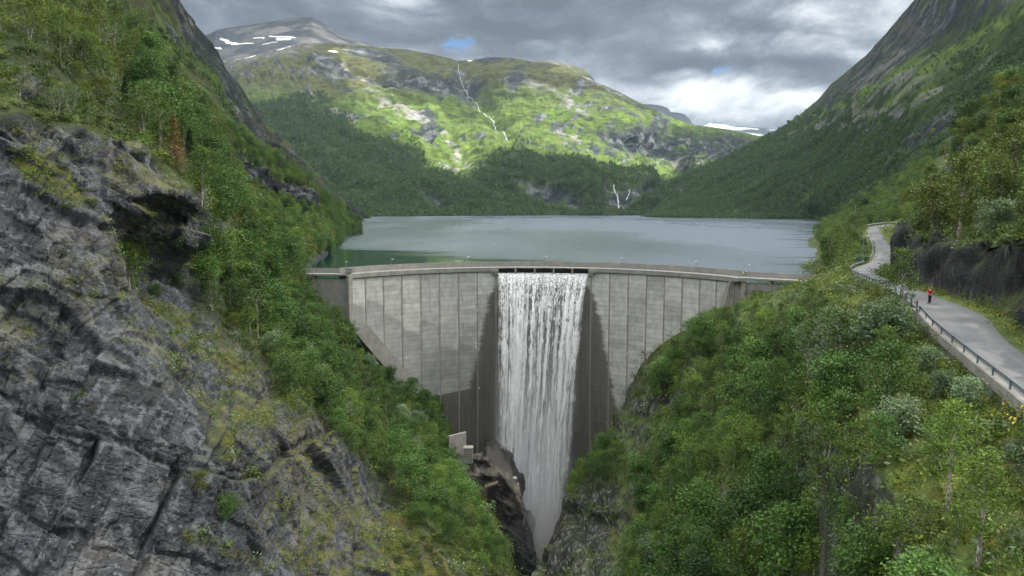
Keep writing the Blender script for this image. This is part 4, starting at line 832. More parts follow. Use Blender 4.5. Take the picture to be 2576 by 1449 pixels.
# survey targets on the face
for k,(p,y_,lab) in enumerate(((1791/1.4907,1163/1.4907,'upper'),(1794/1.4907,1310/1.4907,'middle'),(1796/1.4907,1456/1.4907,'lower'),(1511/1.4907,1187/1.4907,'upper left'),(1518/1.4907,1342/1.4907,'lower left'),(2357/1.4907,1175/1.4907,'upper right'),(2357/1.4907,1328/1.4907,'lower right'))):
    th=TH(p); D_=AP(th,DR,0)[1]; z_=float(CAMZ-D_*RATIO(y_)); mb=MB(); c_=AP(th,rface(z_)-.25,z_)
    mb.tube([(c_[0],c_[1]+.25,z_),c_],[.13,.17],8); mb.frame_box(c_,(math.cos(th),-math.sin(th),0),(math.sin(th),math.cos(th),0),(0,0,1),.2,.04,.2)
    o=mb.build('survey_target',M_lamp); tag(o,'small white survey target, %s on the dam face %s'%(lab,'left of the falls' if k<5 else 'right of the falls'),'survey target','survey targets on the dam face')
# ---------------------------------------------------------------- rock knob at the left foot of the falls
RX=[(1150,1215),(1163,1238),(1185,1256),(1215,1280),(1245,1303),(1275,1320),(1300,1322),(1325,1326),(1345,1336),(1375,1341),(1449,1350),(1660,1358)]
ysk=np.linspace(1152,1660,230); 
fl=lambda y:1030.+0*y
tt=np.linspace(0,1,150); PYk=np.repeat(ysk[:,None],150,1); PXk=1060+(np.interp(ysk,*zip(*RX))[:,None]-1060)*tt[None]
Dk=206-10*tt[None]*np.ones_like(PYk)-14*(PYk-1150)/300+7*(1-sstep(PYk,1152,1200))
Pk=AT(PXk,PYk,Dk)
ext=[Pk[:,-1]+np.array([.15*k,1.0*k*2.2,-.3*k])*1.0 for k in range(1,10)]; Pk=np.concatenate([Pk,np.stack(ext,1)],1)
top_=[Pk[0]+np.array([0,1.0*k*2,-.5*k]) for k in range(6,0,-1)]; Pk=np.concatenate([np.array(top_),Pk],0)
Nk=grid_normals(Pk); dk_=Pk-np.array([0,0,CAMZ]); Nk=np.where((Nk*-dk_).sum(-1,keepdims=True)<0,-Nk,Nk)
dd=rockdisp(Pk,np.ones(Pk.shape[:2]),.8,Nk); Pk=Pk+Nk*dd[...,None]
nk=fbm(Pk,.12,5,161); nb=fbm(Pk,.6,4,162); zk=Pk[...,2]
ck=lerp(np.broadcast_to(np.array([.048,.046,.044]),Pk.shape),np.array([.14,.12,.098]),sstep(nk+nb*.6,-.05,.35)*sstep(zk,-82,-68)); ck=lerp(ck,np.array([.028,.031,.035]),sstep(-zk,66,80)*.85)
finish('gorge_rock_spur',Pk,ck,M_near,np.full(Pk.shape[:2],.25))
# small works on the spur
mb=MB(); a_=AT(1137,1095,203)
P_=[AT(1130,1098,202),AT(1173,1087,206),AT(1173,1172,206),AT(1130,1172,202)]
q=np.array(P_); off=np.array([-.35,.8,0]); mb.add(list(q)+list(q+off*1.0),[(0,3,2,1),(4,5,6,7),(0,1,5,4),(1,2,6,5),(2,3,7,6),(3,0,4,7)])
tag(mb.build('retaining_wall',M_conc),'pale concrete wall on the rock at the left foot of the dam','wall')
mb=MB(); q0=AT(1178,1126,202); mb.box(q0[0]-1.3,q0[0]+1.3,q0[1]-1,q0[1]+1.3,q0[2]-4.6,q0[2]); mb.box(q0[0]-1.45,q0[0]+1.45,q0[1]-1.15,q0[1]+1.45,q0[2],q0[2]+.2)
for s_ in (-.75,0,.75): mb.box(q0[0]+s_-.08,q0[0]+s_+.08,q0[1]-1.12,q0[1]-1.0,q0[2]-4.4,q0[2]-.2)
tag(mb.build('concrete_hut',M_conc),'little ribbed concrete block beside the wall at the dam foot','hut')
o=empty('tunnel_portal',tuple(AT(1237,1256,190))); tag(o,'dark square tunnel opening in the wet rock left of the falls','tunnel portal')
mb=MB(); mb.box(-1.3,1.1,.2,3,0,3.8); mb.build('opening',M_dark,o)  # solid near-black box stands in for the shade inside the tunnel
mb=MB(); mb.add([(-1.9,-.1,2.9),(1.7,-.1,4.3),(1.8,-.1,4.8),(-2.0,-.1,3.5),(-1.9,2,2.9),(1.7,2,4.3),(1.8,2,4.8),(-2.0,2,3.5)],[(0,1,2,3),(7,6,5,4),(0,4,5,1),(1,5,6,2),(2,6,7,3),(3,7,4,0)]); mb.box(-1.75,-1.25,0,2,-.5,3.2); mb.build('lintel',simple('wet_brown_concrete',(.13,.10,.075),.6),o)
mb=MB(); a_=AT(1262,1196,203); b_=AT(1304,1205,203); mb.frame_box((a_+b_)/2,(1,0,-.2),(0,1,0),(.2,0,1),2.0,.9,.2); c_=AT(1299,1228,202.5); mb.box(c_[0]-.8,c_[0]+.8,c_[1]-1,c_[1]+1,c_[2]-1.8,c_[2]+1.4)
tag(mb.build('concrete_ledge',M_concd),'small wet concrete ledge at the left edge of the falling water','ledge')
# ================================================================== lake, falls, mist, ground sheet, clouds
edge=[(-3000,214.5),(AX-40,214.5),(AX-2,213.6)]+[AP(t_,DR+2.5,0)[:2] for t_ in np.linspace(tA+.01,sTH0,20)]+[AP(t_,DR+.9,0)[:2] for t_ in np.linspace(sTH0+.004,sTH1-.004,30)]+[AP(t_,DR+2.5,0)[:2] for t_ in np.linspace(sTH1,tB-.01,20)]+[(BX+3,BY+1.6),(84,189.5),(96,204),(200,206),(3000,206)]
V=[(x,y,ZL) for x,y in edge]+[(x if abs(x)<2999 else x,5200,ZL) for x,y in edge]; n=len(edge)
me=bpy.data.meshes.new('lake'); me.from_pydata(V,[],[(i,i+1,n+i+1,n+i) for i in range(n-1)]); tag(link('lake',me,M_lake),kind='structure')
me=bpy.data.meshes.new('ground'); me.from_pydata([(-16000,-3000,-119),(16000,-3000,-119),(16000,26000,-119),(-16000,26000,-119)],[],[(0,1,2,3)])
tag(link('ground',me,simple('valley_floor',(.05,.06,.03),.9)),kind='structure')
# falling water: each sheet follows the free fall of a jet leaving the lip
def water_mat(name,seed,dens):
    m,t=new_mat(name); uv=t.n('ShaderNodeUVMap',uv_map='UVMap').outputs[0]; s=t.n('ShaderNodeSeparateXYZ',{'Vector':uv}); u,v=s.outputs[0],s.outputs[1]   # u metres across, v seconds of fall
    wob=t.math('MULTIPLY',t.math('SUBTRACT',t.noise(t.comb(t.math('MULTIPLY',u,.5),t.math('MULTIPLY',v,1.6),seed),1.0,4,.6),.5),t.math('MULTIPLY',v,.55))
    uw=t.math('ADD',u,wob)
    fine=t.noise(t.comb(t.math('MULTIPLY',uw,2.6),t.math('MULTIPLY',v,11.0),seed),1.0,4,.62,.6)
    mid=t.noise(t.comb(t.math('MULTIPLY',uw,.85),t.math('MULTIPLY',v,4.6),seed+3),1.0,5,.62,.9)
    big=t.noise(t.comb(t.math('MULTIPLY',uw,.55),t.math('MULTIPLY',v,2.4),seed+7),1.0,5,.6,.5)
    colm=t.noise(t.comb(t.math('MULTIPLY',u,.75),t.math('MULTIPLY',v,.28),seed+11),1.0,4,.6)
    f1=t.smooth(v,.5,1.6); f2=t.smooth(v,1.5,3.2)
    nn_=t.mix(f1,t.comb(fine,fine,fine),t.comb(mid,mid,mid)); nn_=t.n('ShaderNodeSeparateXYZ',{'Vector':nn_}).outputs[0]
    nb_=t.math('ADD',t.math('MULTIPLY',nn_,t.math('SUBTRACT',1.0,t.math('MULTIPLY',f2,.55))),t.math('MULTIPLY',big,t.math('MULTIPLY',f2,.55)))
    nb_=t.math('ADD',nb_,t.math('MULTIPLY',t.math('SUBTRACT',colm,.5),t.math('ADD',.30,t.math('MULTIPLY',t.smooth(v,.4,2.2),1.3))))
    a=t.smooth(nb_,.47,.60)
    base_=t.smooth(v,0,.25,.5,.06); base_=t.math('ADD',base_,t.math('MULTIPLY',t.smooth(v,1.8,4.2),.26))
    al=t.math('MAXIMUM',t.math('MULTIPLY',a,dens),t.math('MULTIPLY',base_,dens))
    # bays: darker slits behind the piers
    uf=t.math('FRACT',t.math('ADD',t.math('DIVIDE',u,6.17),0.0)); slit=t.smooth(t.math('ABSOLUTE',t.math('SUBTRACT',uf,0.5)),.465,.5)
    sl=t.math('MULTIPLY',slit,t.smooth(v,3.2,.3)); al=t.math('MULTIPLY',al,t.math('SUBTRACT',1.0,t.math('MULTIPLY',sl,.8)))
    # ragged side edges
    eg=t.math('ABSOLUTE',t.math('SUBTRACT',u,0.0)); en=t.math('ADD',15.35,t.math('MULTIPLY',t.math('SUBTRACT',t.noise(t.comb(0,t.math('MULTIPLY',v,4.5),t.math('ADD',seed,t.math('SIGN',u))),1.0,5,.7),.5),t.math('MULTIPLY',v,1.9)))
    al=t.math('MULTIPLY',al,t.smooth(t.math('SUBTRACT',en,eg),-.05,t.math('ADD',.3,t.math('MULTIPLY',v,1.0))))
    al=t.math('MULTIPLY',al,t.smooth(v,4.74,4.5))
    h=nb_; bn=t.n('ShaderNodeBump',{'Height':h,'Strength':.8,'Distance':.6})
    df=t.n('ShaderNodeBsdfDiffuse',{'Color':(.96,.98,1,1),'Normal':bn.outputs[0]}); tl=t.n('ShaderNodeBsdfTranslucent',{'Color':(.9,.94,.98,1)})
    mx=t.n('ShaderNodeMixShader',{'Fac':.12}); t.L(df.outputs[0],mx.inputs[1]); t.L(tl.outputs[0],mx.inputs[2])
    tp=t.n('ShaderNodeBsdfTransparent'); m2=t.n('ShaderNodeMixShader',{'Fac':al}); t.L(tp.outputs[0],m2.inputs[1]); t.L(mx.outputs[0],m2.inputs[2]); t.out_surf(m2.outputs[0]); return m
wf=tag(empty('waterfall',AP(0,DR,-2.0)),'wide white curtain of water falling from the middle of the dam into the gorge','waterfall')
wl=wf.location
HALF=(sTH1-sTH0)/2; TC=(sTH0+sTH1)/2
def fall_sheet(v0,seed,dens,j):
    nu,nt=150,170; th=np.linspace(sTH0-.012,sTH1+.012,nu); tt_=np.linspace(0,4.75,nt)**1.0
    TT,THH=np.meshgrid(tt_,th,indexing='ij'); Uw=(THH-TC)/HALF*15.4
    nz=fbm(np.stack([Uw*.35,TT*1.6,0*TT+seed],-1),1.0,4,int(seed*10)+200); nz2=fbm(np.stack([Uw*1.3,TT*5.0,0*TT+seed],-1),1.0,3,int(seed*10)+230)
    vv=v0*(1+.12*fbm(np.stack([Uw*.5,TT*.2,0*TT+seed],-1),1.0,3,int(seed)+300))
    r=DR+.35-(vv*TT)-.5*sstep(TT,0,.3)+(nz*1.4+nz2*.55)*sstep(TT,.3,3.0)
    zz=-1.88-4.9*TT*TT-.25*sstep(TT,0,.15); x=DX+r*np.sin(THH)-.30*TT**1.6*1.0+nz*.6*TT*.5; y=DY+r*np.cos(THH)
    V=np.stack([x-wl[0],y-wl[1],zz-wl[2]],-1).reshape(-1,3); me=quads_mesh('water_sheet',V,grid_quads(nt,nu),True)
    uv=me.uv_layers.new(name='UVMap'); vi=np.zeros(len(me.loops),np.int32); me.loops.foreach_get('vertex_index',vi); uv.data.foreach_set('uv',np.stack([Uw.ravel(),TT.ravel()],-1)[vi].astype(np.float32).ravel())
    link('water_sheet',me,water_mat('falling_water_%d'%j,seed,dens),wf)
for j,(v0,sd,dn) in enumerate(((3.6,1.3,.8),(4.3,5.1,.9),(5.0,9.7,.8))): fall_sheet(v0,sd,dn,j)
# drifting spray in front of the falls
m,t=new_mat('spray'); uv=t.n('ShaderNodeUVMap',uv_map='UVMap').outputs[0]; s=t.n('ShaderNodeSeparateXYZ',{'Vector':uv}); u,v=s.outputs[0],s.outputs[1]
b=t.noise(t.comb(t.math('MULTIPLY',u,.22),t.math('MULTIPLY',v,.9),2),1.0,5,.6,.8); c=t.noise(t.comb(t.math('MULTIPLY',u,.6),t.math('MULTIPLY',v,2.6),6),1.0,4,.6,.8)
k=t.math('ADD',t.math('MULTIPLY',b,.7),t.math('MULTIPLY',c,.4)); al=t.math('MULTIPLY',t.math('MULTIPLY',t.smooth(k,.36,.72),t.smooth(v,2.0,4.0,0,.85)),t.smooth(t.math('ABSOLUTE',t.math('ADD',u,.8)),19.0,8.0))
al=t.math('MULTIPLY',al,t.smooth(v,4.95,4.6))
df=t.n('ShaderNodeBsdfDiffuse',{'Color':(.92,.95,.98,1)}); tl=t.n('ShaderNodeBsdfTranslucent',{'Color':(.92,.95,.98,1)}); mx=t.n('ShaderNodeMixShader',{'Fac':.5}); t.L(df.outputs[0],mx.inputs[1]); t.L(tl.outputs[0],mx.inputs[2])
tp=t.n('ShaderNodeBsdfTransparent'); m2=t.n('ShaderNodeMixShader',{'Fac':al}); t.L(tp.outputs[0],m2.inputs[1]); t.L(mx.outputs[0],m2.inputs[2]); t.out_surf(m2.outputs[0]); M_spray=m
for j,(v0,sd) in enumerate(((2.7,3.),(5.7,8.))):
    nu,nt=90,90; th=np.linspace(sTH0-.10,sTH1+.08,nu); TT,THH=np.meshgrid(np.linspace(1.5,4.95,nt),th,indexing='ij'); Uw=(THH-TC)/HALF*15.4
    r=DR+.35-v0*TT+fbm(np.stack([Uw*.2,TT*1.2,0*TT+sd],-1),1.0,4,int(sd)+350)*3.0; V=np.stack([DX+r*np.sin(THH)-.3*TT**1.6-wl[0],DY+r*np.cos(THH)-wl[1],-1.88-4.9*TT*TT-wl[2]],-1).reshape(-1,3)
    me=quads_mesh('spray_veil',V,grid_quads(nt,nu),True); uv=me.uv_layers.new(name='UVMap'); vi=np.zeros(len(me.loops),np.int32); me.loops.foreach_get('vertex_index',vi); uv.data.foreach_set('uv',np.stack([Uw.ravel()+j*40*0,TT.ravel()],-1)[vi].astype(np.float32).ravel()); link('spray_veil',me,M_spray,wf)
# smooth tongue of water bending over the lip
mb=MB(); prof=[(1.0,-1.86),(.6,-1.88),(.35,-1.95),(.1,-2.12),(.1,-2.2),(1.0,-2.0)]
arcsweep(mb,sTH0,sTH1,prof,60); m,t=new_mat('lip_water'); p=t.n('ShaderNodeBsdfPrincipled',{'Base Color':(.03,.05,.06,1),'Roughness':.12}); t.out_surf(p.outputs[0])
o=mb.build('water_lip',m,wf,smooth=True); o.location=(-wl[0],-wl[1],-wl[2])
# mist rising in the gorge
m,t=new_mat('mist'); co=t.n('ShaderNodeTexCoord').outputs['Object']; s=t.n('ShaderNodeSeparateXYZ',{'Vector':co})
gr=t.smooth(s.outputs[2],24,-10); 
rx_=t.math('DIVIDE',s.outputs[0],13.0); ry_=t.math('DIVIDE',s.outputs[1],22.0); rr=t.math('SQRT',t.math('ADD',t.math('MULTIPLY',rx_,rx_),t.math('MULTIPLY',ry_,ry_)))
dn=t.math('MULTIPLY',t.math('MULTIPLY',gr,t.smooth(rr,1.0,.35)),t.math('MULTIPLY',t.smooth(t.noise(co,.09,4,.6),.2,.6),.8))
pv=t.n('ShaderNodeVolumeScatter',{'Color':(.93,.96,1,1),'Density':dn,'Anisotropy':.2}); oo=t.n('ShaderNodeOutputMaterial'); t.L(pv.outputs[0],oo.inputs['Volume'])
m.cycles.volume_step_rate=2.5 if hasattr(m.cycles,'volume_step_rate') else 1
import bmesh
bm=bmesh.new(); bmesh.ops.create_icosphere(bm,subdivisions=3,radius=1.0); me=bpy.data.meshes.new('mist'); bm.to_mesh(me); bm.free()
for v_ in me.vertices: v_.co=(v_.co.x*14,v_.co.y*24,v_.co.z*32)
tag(link('mist',me,m,loc=(7,204,-88)),kind='stuff')
# far falls on the mountain
def find_surface(P,X,Y,px,py):
    i=np.argmin((X-px)**2+(Y-py)**2); return P.reshape(-1,3)[i]
m,t=new_mat('white_stream'); p=t.n('ShaderNodeBsdfPrincipled',{'Base Color':(.55,.58,.62,1),'Roughness':.6}); t.out_surf(p.outputs[0]); M_str=m
def stream(line,w0,w1,label,name='mountain_stream'):
    pts=[];rng=np.random.RandomState(len(line))
    for (a,b) in zip(line[:-1],line[1:]):
        n=max(2,int(math.dist(a,b)/3))
        for k in range(n): f=k/n; pts.append((a[0]+(b[0]-a[0])*f+rng.uniform(-1,1)*1.1,a[1]+(b[1]-a[1])*f))
    Q=np.array([find_surface(P4,X4,Y4,*p_) for p_ in pts]); dr=Q-np.array([0,0,CAMZ]); dr/=np.linalg.norm(dr,axis=1,keepdims=True); Q=Q-dr*6
    mb=MB(); n=len(Q); 
    w_=np.linspace(w0,w1,n)*rng.uniform(.25,1.25,n); mb.tube(Q,w_,6); tag(mb.build(name,M_str),label,'waterfall')
stream([(1152,154),(1154,172),(1162,196),(1172,212),(1190,235),(1210,258),(1228,278),(1240,292),(1247,310),(1262,330),(1285,346)],.7,2.6,'long thin white stream tumbling down the gully of the sunlit far mountain')
stream([(1543,468),(1549,490),(1556,512),(1558,528)],1.4,1.8,'taller white fall in the dark notch at the far lake shore')
stream([(1584,472),(1582,490),(1574,508)],1.0,1.2,'shorter thin fall right of the taller one in the dark notch')
# unseen cloud deck added to shade the valley; gaps shaped for mountain sun patches
def cloud_deck():
    z0=1750.
    def onto(poly):
        out=[]
        for px,py in poly:
            q=find_surface(P4,X4,Y4,px,py); s_=(z0-q[2])/SUN[2]; out.append((q[0]+SUN[0]*s_,q[1]+SUN[1]*s_))
        return out
    holes=[onto(p_) for p_ in ([(822,126),(900,120),(955,175),(940,212),(995,252),(1100,268),(1140,295),(1225,325),(1290,352),(1345,380),(1240,374),(1195,405),(1182,448),(1120,430),(1060,385),(985,330),(940,280),(900,225),(860,178)],
        [(1262,226),(1400,224),(1500,248),(1620,288),(1700,318),(1640,345),(1600,362),(1690,385),(1790,400),(1757,440),(1640,444),(1500,410),(1375,388),(1320,352),(1300,300)],
        [(1330,146),(1430,158),(1500,195),(1560,228),(1500,212),(1400,172)],[(1640,272),(1760,318),(1700,318),(1640,295)])]
    xs=np.arange(-4200,6800,36.); ys=np.arange(-3500,5600,36.); GX,GY=np.meshgrid(xs,ys)
    Pn=np.stack([GX,GY,0*GX],-1)
    th=260+150*fbm(Pn,.0014,5,301)+90*fbm(Pn,.006,4,302)
    wx=GX+110*fbm(Pn,.0045,4,303); wy=GY+110*fbm(Pn,.0045,4,304)
    for h_ in holes:
        d_=segdist(wx,wy,h_+[h_[0]]); ins=inpoly(wx,wy,h_); th=np.minimum(th,np.where(ins,-d_,d_)*2.2+0)
    ed=np.minimum.reduce([GX-xs[0],xs[-1]-GX,GY-ys[0],ys[-1]-GY])+500*fbm(Pn,.0012,4,305)-450; th=np.minimum(th,ed*.8)
    ok=th>0; nr,nc=GX.shape; t_=np.clip(th,3,None)
    top=np.stack([GX,GY,z0+t_*.8],-1).reshape(-1,3); bot=np.stack([GX,GY,z0-t_*.22],-1).reshape(-1,3)
    Q=grid_quads(nr,nc); qm=ok.reshape(-1)[Q].all(1); Q=Q[qm]; n=nr*nc
    V=np.concatenate([top,bot]); Qb=(Q+n)[:,::-1]
    ecount={}
    for q in Q.tolist():
        for a,b in zip(q,q[1:]+q[:1]):
            if (b,a) in ecount: del ecount[(b,a)]
            else: ecount[(a,b)]=1
    side=np.array([(a,a+n,b+n,b) for a,b in ecount]) 
    allQ=np.concatenate([Qb,Q,side]); used=np.unique(allQ); remap=np.zeros(len(V),int); remap[used]=np.arange(len(used))
    me=quads_mesh('shade_clouds',V[used],remap[allQ],True)
    mu,t=new_mat('cloud_base'); nb_=t.noise(t.n('ShaderNodeTexCoord').outputs['Object'],.0011,4,.55); tl=t.n('ShaderNodeBsdfTranslucent',{'Color':t.mix(t.smooth(nb_,.36,.62),(.62,.65,.70),(.98,.99,1.0))}); tr=t.n('ShaderNodeBsdfTransparent'); mz=t.n('ShaderNodeMixShader',{'Fac':.22}); t.L(tl.outputs[0],mz.inputs[1]); t.L(tr.outputs[0],mz.inputs[2]); t.out_surf(mz.outputs[0])
    mt,t=new_mat('cloud_top'); a=t.n('ShaderNodeBsdfTransparent',{'Color':(1,1,1,1)}); t.out_surf(a.outputs[0])
    o=link('shade_clouds',me,[mu,mt]); mi=np.zeros(len(allQ),np.int32); mi[len(Qb):]=1; me.polygons.foreach_set('material_index',mi); tag(o,kind='stuff'); return o
cloud_deck()

# air: faint blue haze round camera and valley
m,t=new_mat('haze'); pv=t.n('ShaderNodeVolumePrincipled',{'Color':(.62,.78,1,1),'Density':2.4e-5,'Anisotropy':.0}); oo=t.n('ShaderNodeOutputMaterial'); t.L(pv.outputs[0],oo.inputs['Volume'])
mb=MB(); mb.box(-17000,17000,-3500,27000,-120.5,1250); tag(mb.build('haze',m),kind='stuff')
# ================================================================== trees
rs=np.random.RandomState(11)
def leaves_mesh(name,C_,size,n_up=.35,tint=None,asp=.62,dirs=None):
    """one bent leaf spray per centre"""
    n=len(C_); a=rs.normal(size=(n,3)); a[:,2]*=.7
    if dirs is not None: a=dirs+a*.35
    a/=np.linalg.norm(a,axis=1,keepdims=True); b=rs.normal(size=(n,3)); 
    nrm=np.cross(a,b); nrm[:,2]=np.abs(nrm[:,2])+n_up; nrm/=np.linalg.norm(nrm,axis=1,keepdims=True); b=np.cross(nrm,a); b/=np.linalg.norm(b,axis=1,keepdims=True)
    s=(np.asarray(size)*rs.uniform(.6,1.35,n))[:,None]; 
    V=np.stack([C_-a*s*.5,C_+b*s*asp*.5-nrm*s*.08,C_+a*s*.5,C_-b*s*asp*.5-nrm*s*.08],1).reshape(-1,3); Q=np.arange(4*n).reshape(n,4)
    ti=rs.rand(n) if tint is None else np.clip(tint+rs.normal(size=n)*.22,0,1)
    return quads_mesh(name,V,Q,False,{'tint':np.repeat(ti,4)})
def tree_kind(kind,seed):
    global rs
    rs=np.random.RandomState(seed); mb=MB(); cs=[];ts=[]
    if kind in('spruce','dead_spruce'):
        H=9.; mb.tube([(0,0,-.4),(0,0,H*.5),(.05,0,H)],[.16,.09,.015],6); dirs=[]; dead=kind!='spruce'
        for h in np.arange(.7,H-.15,.27 if not dead else .24):
            L_=(1-h/H)**.8*2.1+.12; nb=9 if not dead else 7; o_=rs.rand()*7
            for k in range(nb):
                if dead and rs.rand()<.25: continue
                an=o_+k*2*math.pi/nb+rs.uniform(-.2,.2); l=L_*rs.uniform(.65,1.1); dv=np.array([math.cos(an),math.sin(an),-.18]); mb.tube([(0,0,h),tuple(np.array([0,0,h])+dv*l)],[.03,.008],3,False)
                for f in np.arange(.12,1.0,.09 if not dead else .12):
                    for s_ in (-1,1): 
                        p=np.array([0,0,h])+dv*l*f+np.array([-math.sin(an),math.cos(an),0])*s_*.16*(1.1-f)*l*.8; cs.append(p+rs.normal(size=3)*.03); dirs.append(dv*.7+np.array([-math.sin(an),math.cos(an),0])*s_*.8+np.array([0,0,-.15])); ts.append(rs.rand())
        cr=leaves_mesh(kind+'_crown',np.array(cs),(.34 if not dead else .30),.2,np.array(ts),(.42 if not dead else .3),np.array(dirs)); return mb.mesh(kind+'_trunk'),cr,H
    if kind=='juniper':
        n=26
        for k in range(n):
            an=rs.rand()*6.28; r_=rs.uniform(0,1.5); c0=np.array([r_*math.cos(an),r_*math.sin(an),.15+.35*rs.rand()*(1-r_/1.8)]); m_=34
            cs.append(c0+rs.normal(size=(m_,3))*[.26,.26,.13]); ts+=[rs.rand()]*m_
            mb.tube([(0,0,0),tuple(c0)],[.03,.01],3,False)
        cs=np.concatenate(cs); return mb.mesh('juniper_stems'),leaves_mesh('juniper_crown',cs,.2,.5,np.array(ts),.4),1.2
    P_=dict(birch=(8.,15,2.1,.22,.95,1,95,.40,.23),birch_tall=(10.,17,1.9,.35,1.1,1,85,.38,.23),birch_multi=(7.,8,1.9,.2,.8,3,80,.42,.23),alder=(7.,15,2.7,.12,.6,1,120,.48,.26),alder_wide=(6.,9,2.2,.1,.5,3,95,.5,.26),willow=(4.,7,1.5,.05,.6,4,90,.38,.25),sparse=(6.5,10,2.,.35,.9,2,22,.42,.24),shrub=(2.2,6,.8,.05,.7,4,50,.26,.2))[kind]
    H,nb,L0,h0,upb,stems,nl,sg,lsz=P_
    for s_ in range(stems):
        an0=rs.rand()*6.28+s_*2*math.pi/stems; lean=(.05 if stems==1 else .22)*rs.uniform(.5,1.4); Hs=H*rs.uniform(.75,1.0) if stems>1 else H
        tp=[]; kx,ky=rs.normal(size=2)*.12
        for f in np.linspace(-.06,1,9): tp.append(np.array([math.cos(an0)*lean*Hs*f+kx*math.sin(f*4)*.9,math.sin(an0)*lean*Hs*f+ky*math.sin(f*3.3)*.9,Hs*f*(.97 if f>0 else 1)]))
        tp=np.array(tp); mb.tube(tp,np.linspace(.021*H if stems==1 else .014*H,.02,9),6,False); ff=np.linspace(-.06,1,9)
        for k in range(nb):
            f=h0+(1-h0)*((k+rs.rand())/nb)**.9; f=min(f,.985); b0=np.array([np.interp(f,ff,tp[:,i]) for i in range(3)]); rel=(f-h0)/(1-h0)
            L_=L0*(math.sin(math.pi*min(1,(.20+.80*rel)))**.7*.85+.22)*rs.uniform(.7,1.2); an=k*2.4+rs.uniform(-.5,.5); up_=upb*(.5+rel*.9)+rs.uniform(-.15,.2)
            dv=np.array([math.cos(an),math.sin(an),up_]); dv/=np.linalg.norm(dv); b1=b0+dv*L_*.55; b2=b1+(dv*.8+np.array([0,0,-.12 if 'birch' in kind else .1])+rs.normal(size=3)*.15)*L_*.45; mb.tube([b0,b1,b2],[.035*H/8,.022*H/8,.008],3,False)
            tone=rs.rand()
            for q in range(3 if L_>1 else 2):
                f2=[.5,.8,1.0][q] if L_>1 else [.6,1.0][q]; c0=(b0*(1-f2/.55)+b1*f2/.55) if f2<.55 else b1+(b2-b1)*(f2-.55)/.45
                c0=c0+rs.normal(size=3)*.28*L_*.5; mb.tube([b0+(b2-b0)*f2*.8,c0],[.014,.006],3,False)
                m_=int(nl*rs.uniform(.35,.75)*(.6+.4*min(L_,2)/2)); cs.append(c0+rs.normal(size=(m_,3))*sg*np.array([1,1,.72])*rs.uniform(.75,1.2)); ts+=[tone*.6+.4*rs.rand()]*m_
        if kind!='sparse': m_=int(nl*.6); cs.append(tp[-1]+rs.normal(size=(m_,3))*sg*.8); ts+=[rs.rand()]*m_
    cs=np.concatenate(cs); return mb.mesh(kind+'_trunk',True),leaves_mesh(kind+'_crown',cs,lsz,.35,np.array(ts)),H
KIND={}
for key,kind,seeds,mat,bk in (('birch','birch',(1,2,3),M_birch,M_bark),('birch_tall','birch_tall',(4,5),M_birch,M_bark),('birch_multi','birch_multi',(6,7),M_birch,M_bark),('alder','alder',(8,9),M_alder,M_barkd),('alder_wide','alder_wide',(10,11),M_alder,M_barkd),('willow','willow',(12,13),M_willow,M_bark),
    ('olive','birch',(14,15),M_olive,M_bark),('olive_multi','birch_multi',(16,),M_olive,M_bark),('sparse','sparse',(17,18),M_willow,M_bark),('shrub','shrub',(19,20,21),M_willow,M_barkd),('spruce','spruce',(22,),M_spruce,M_barkd),('dead_spruce','dead_spruce',(23,),M_dead,M_barkd),('juniper','juniper',(24,25),M_juni,M_barkd)):
    for sd in seeds:
        tr,cr,H=tree_kind(kind,sd); tr.materials.append(bk); cr.materials.append(mat); KIND.setdefault(key,[]).append((tr,cr,H))
# joined versions for the masses of wood too many to count
def joined(key,i):
    tr,cr,H=KIND[key][i]; ob=[]
    me=bpy.data.meshes.new(key+'_whole'); bm=bmesh.new(); bm.from_mesh(tr); n=len(bm.faces); bm.from_mesh(cr)
    bm.faces.ensure_lookup_table()
    for k in range(n,len(bm.faces)): bm.faces[k].material_index=1
    bm.to_mesh(me); bm.free(); me.materials.append(tr.materials[0]); me.materials.append(cr.materials[0]); return me
def far_tree(name,seed,mat,n=64):
    global rs
    rs=np.random.RandomState(seed); d=rs.normal(size=(n,3)); d/=np.linalg.norm(d,axis=1,keepdims=True); r=rs.uniform(.55,1.0,n)[:,None]; lob=1+.25*np.sin(d[:,:1]*5+seed)+.2*np.sin(d[:,2:]*6)
    C_=d*r*lob*np.array([2.3,2.3,3.0])+np.array([0,0,3.9]); me=leaves_mesh(name,C_,1.5,.3,None,.75); me.materials.append(mat); return me
def var_collection(name,meshes):
    c=bpy.data.collections.new(name)
    for i,me in enumerate(meshes): o=bpy.data.objects.new('%s_%02d'%(name,i),me); c.objects.link(o)
    return c
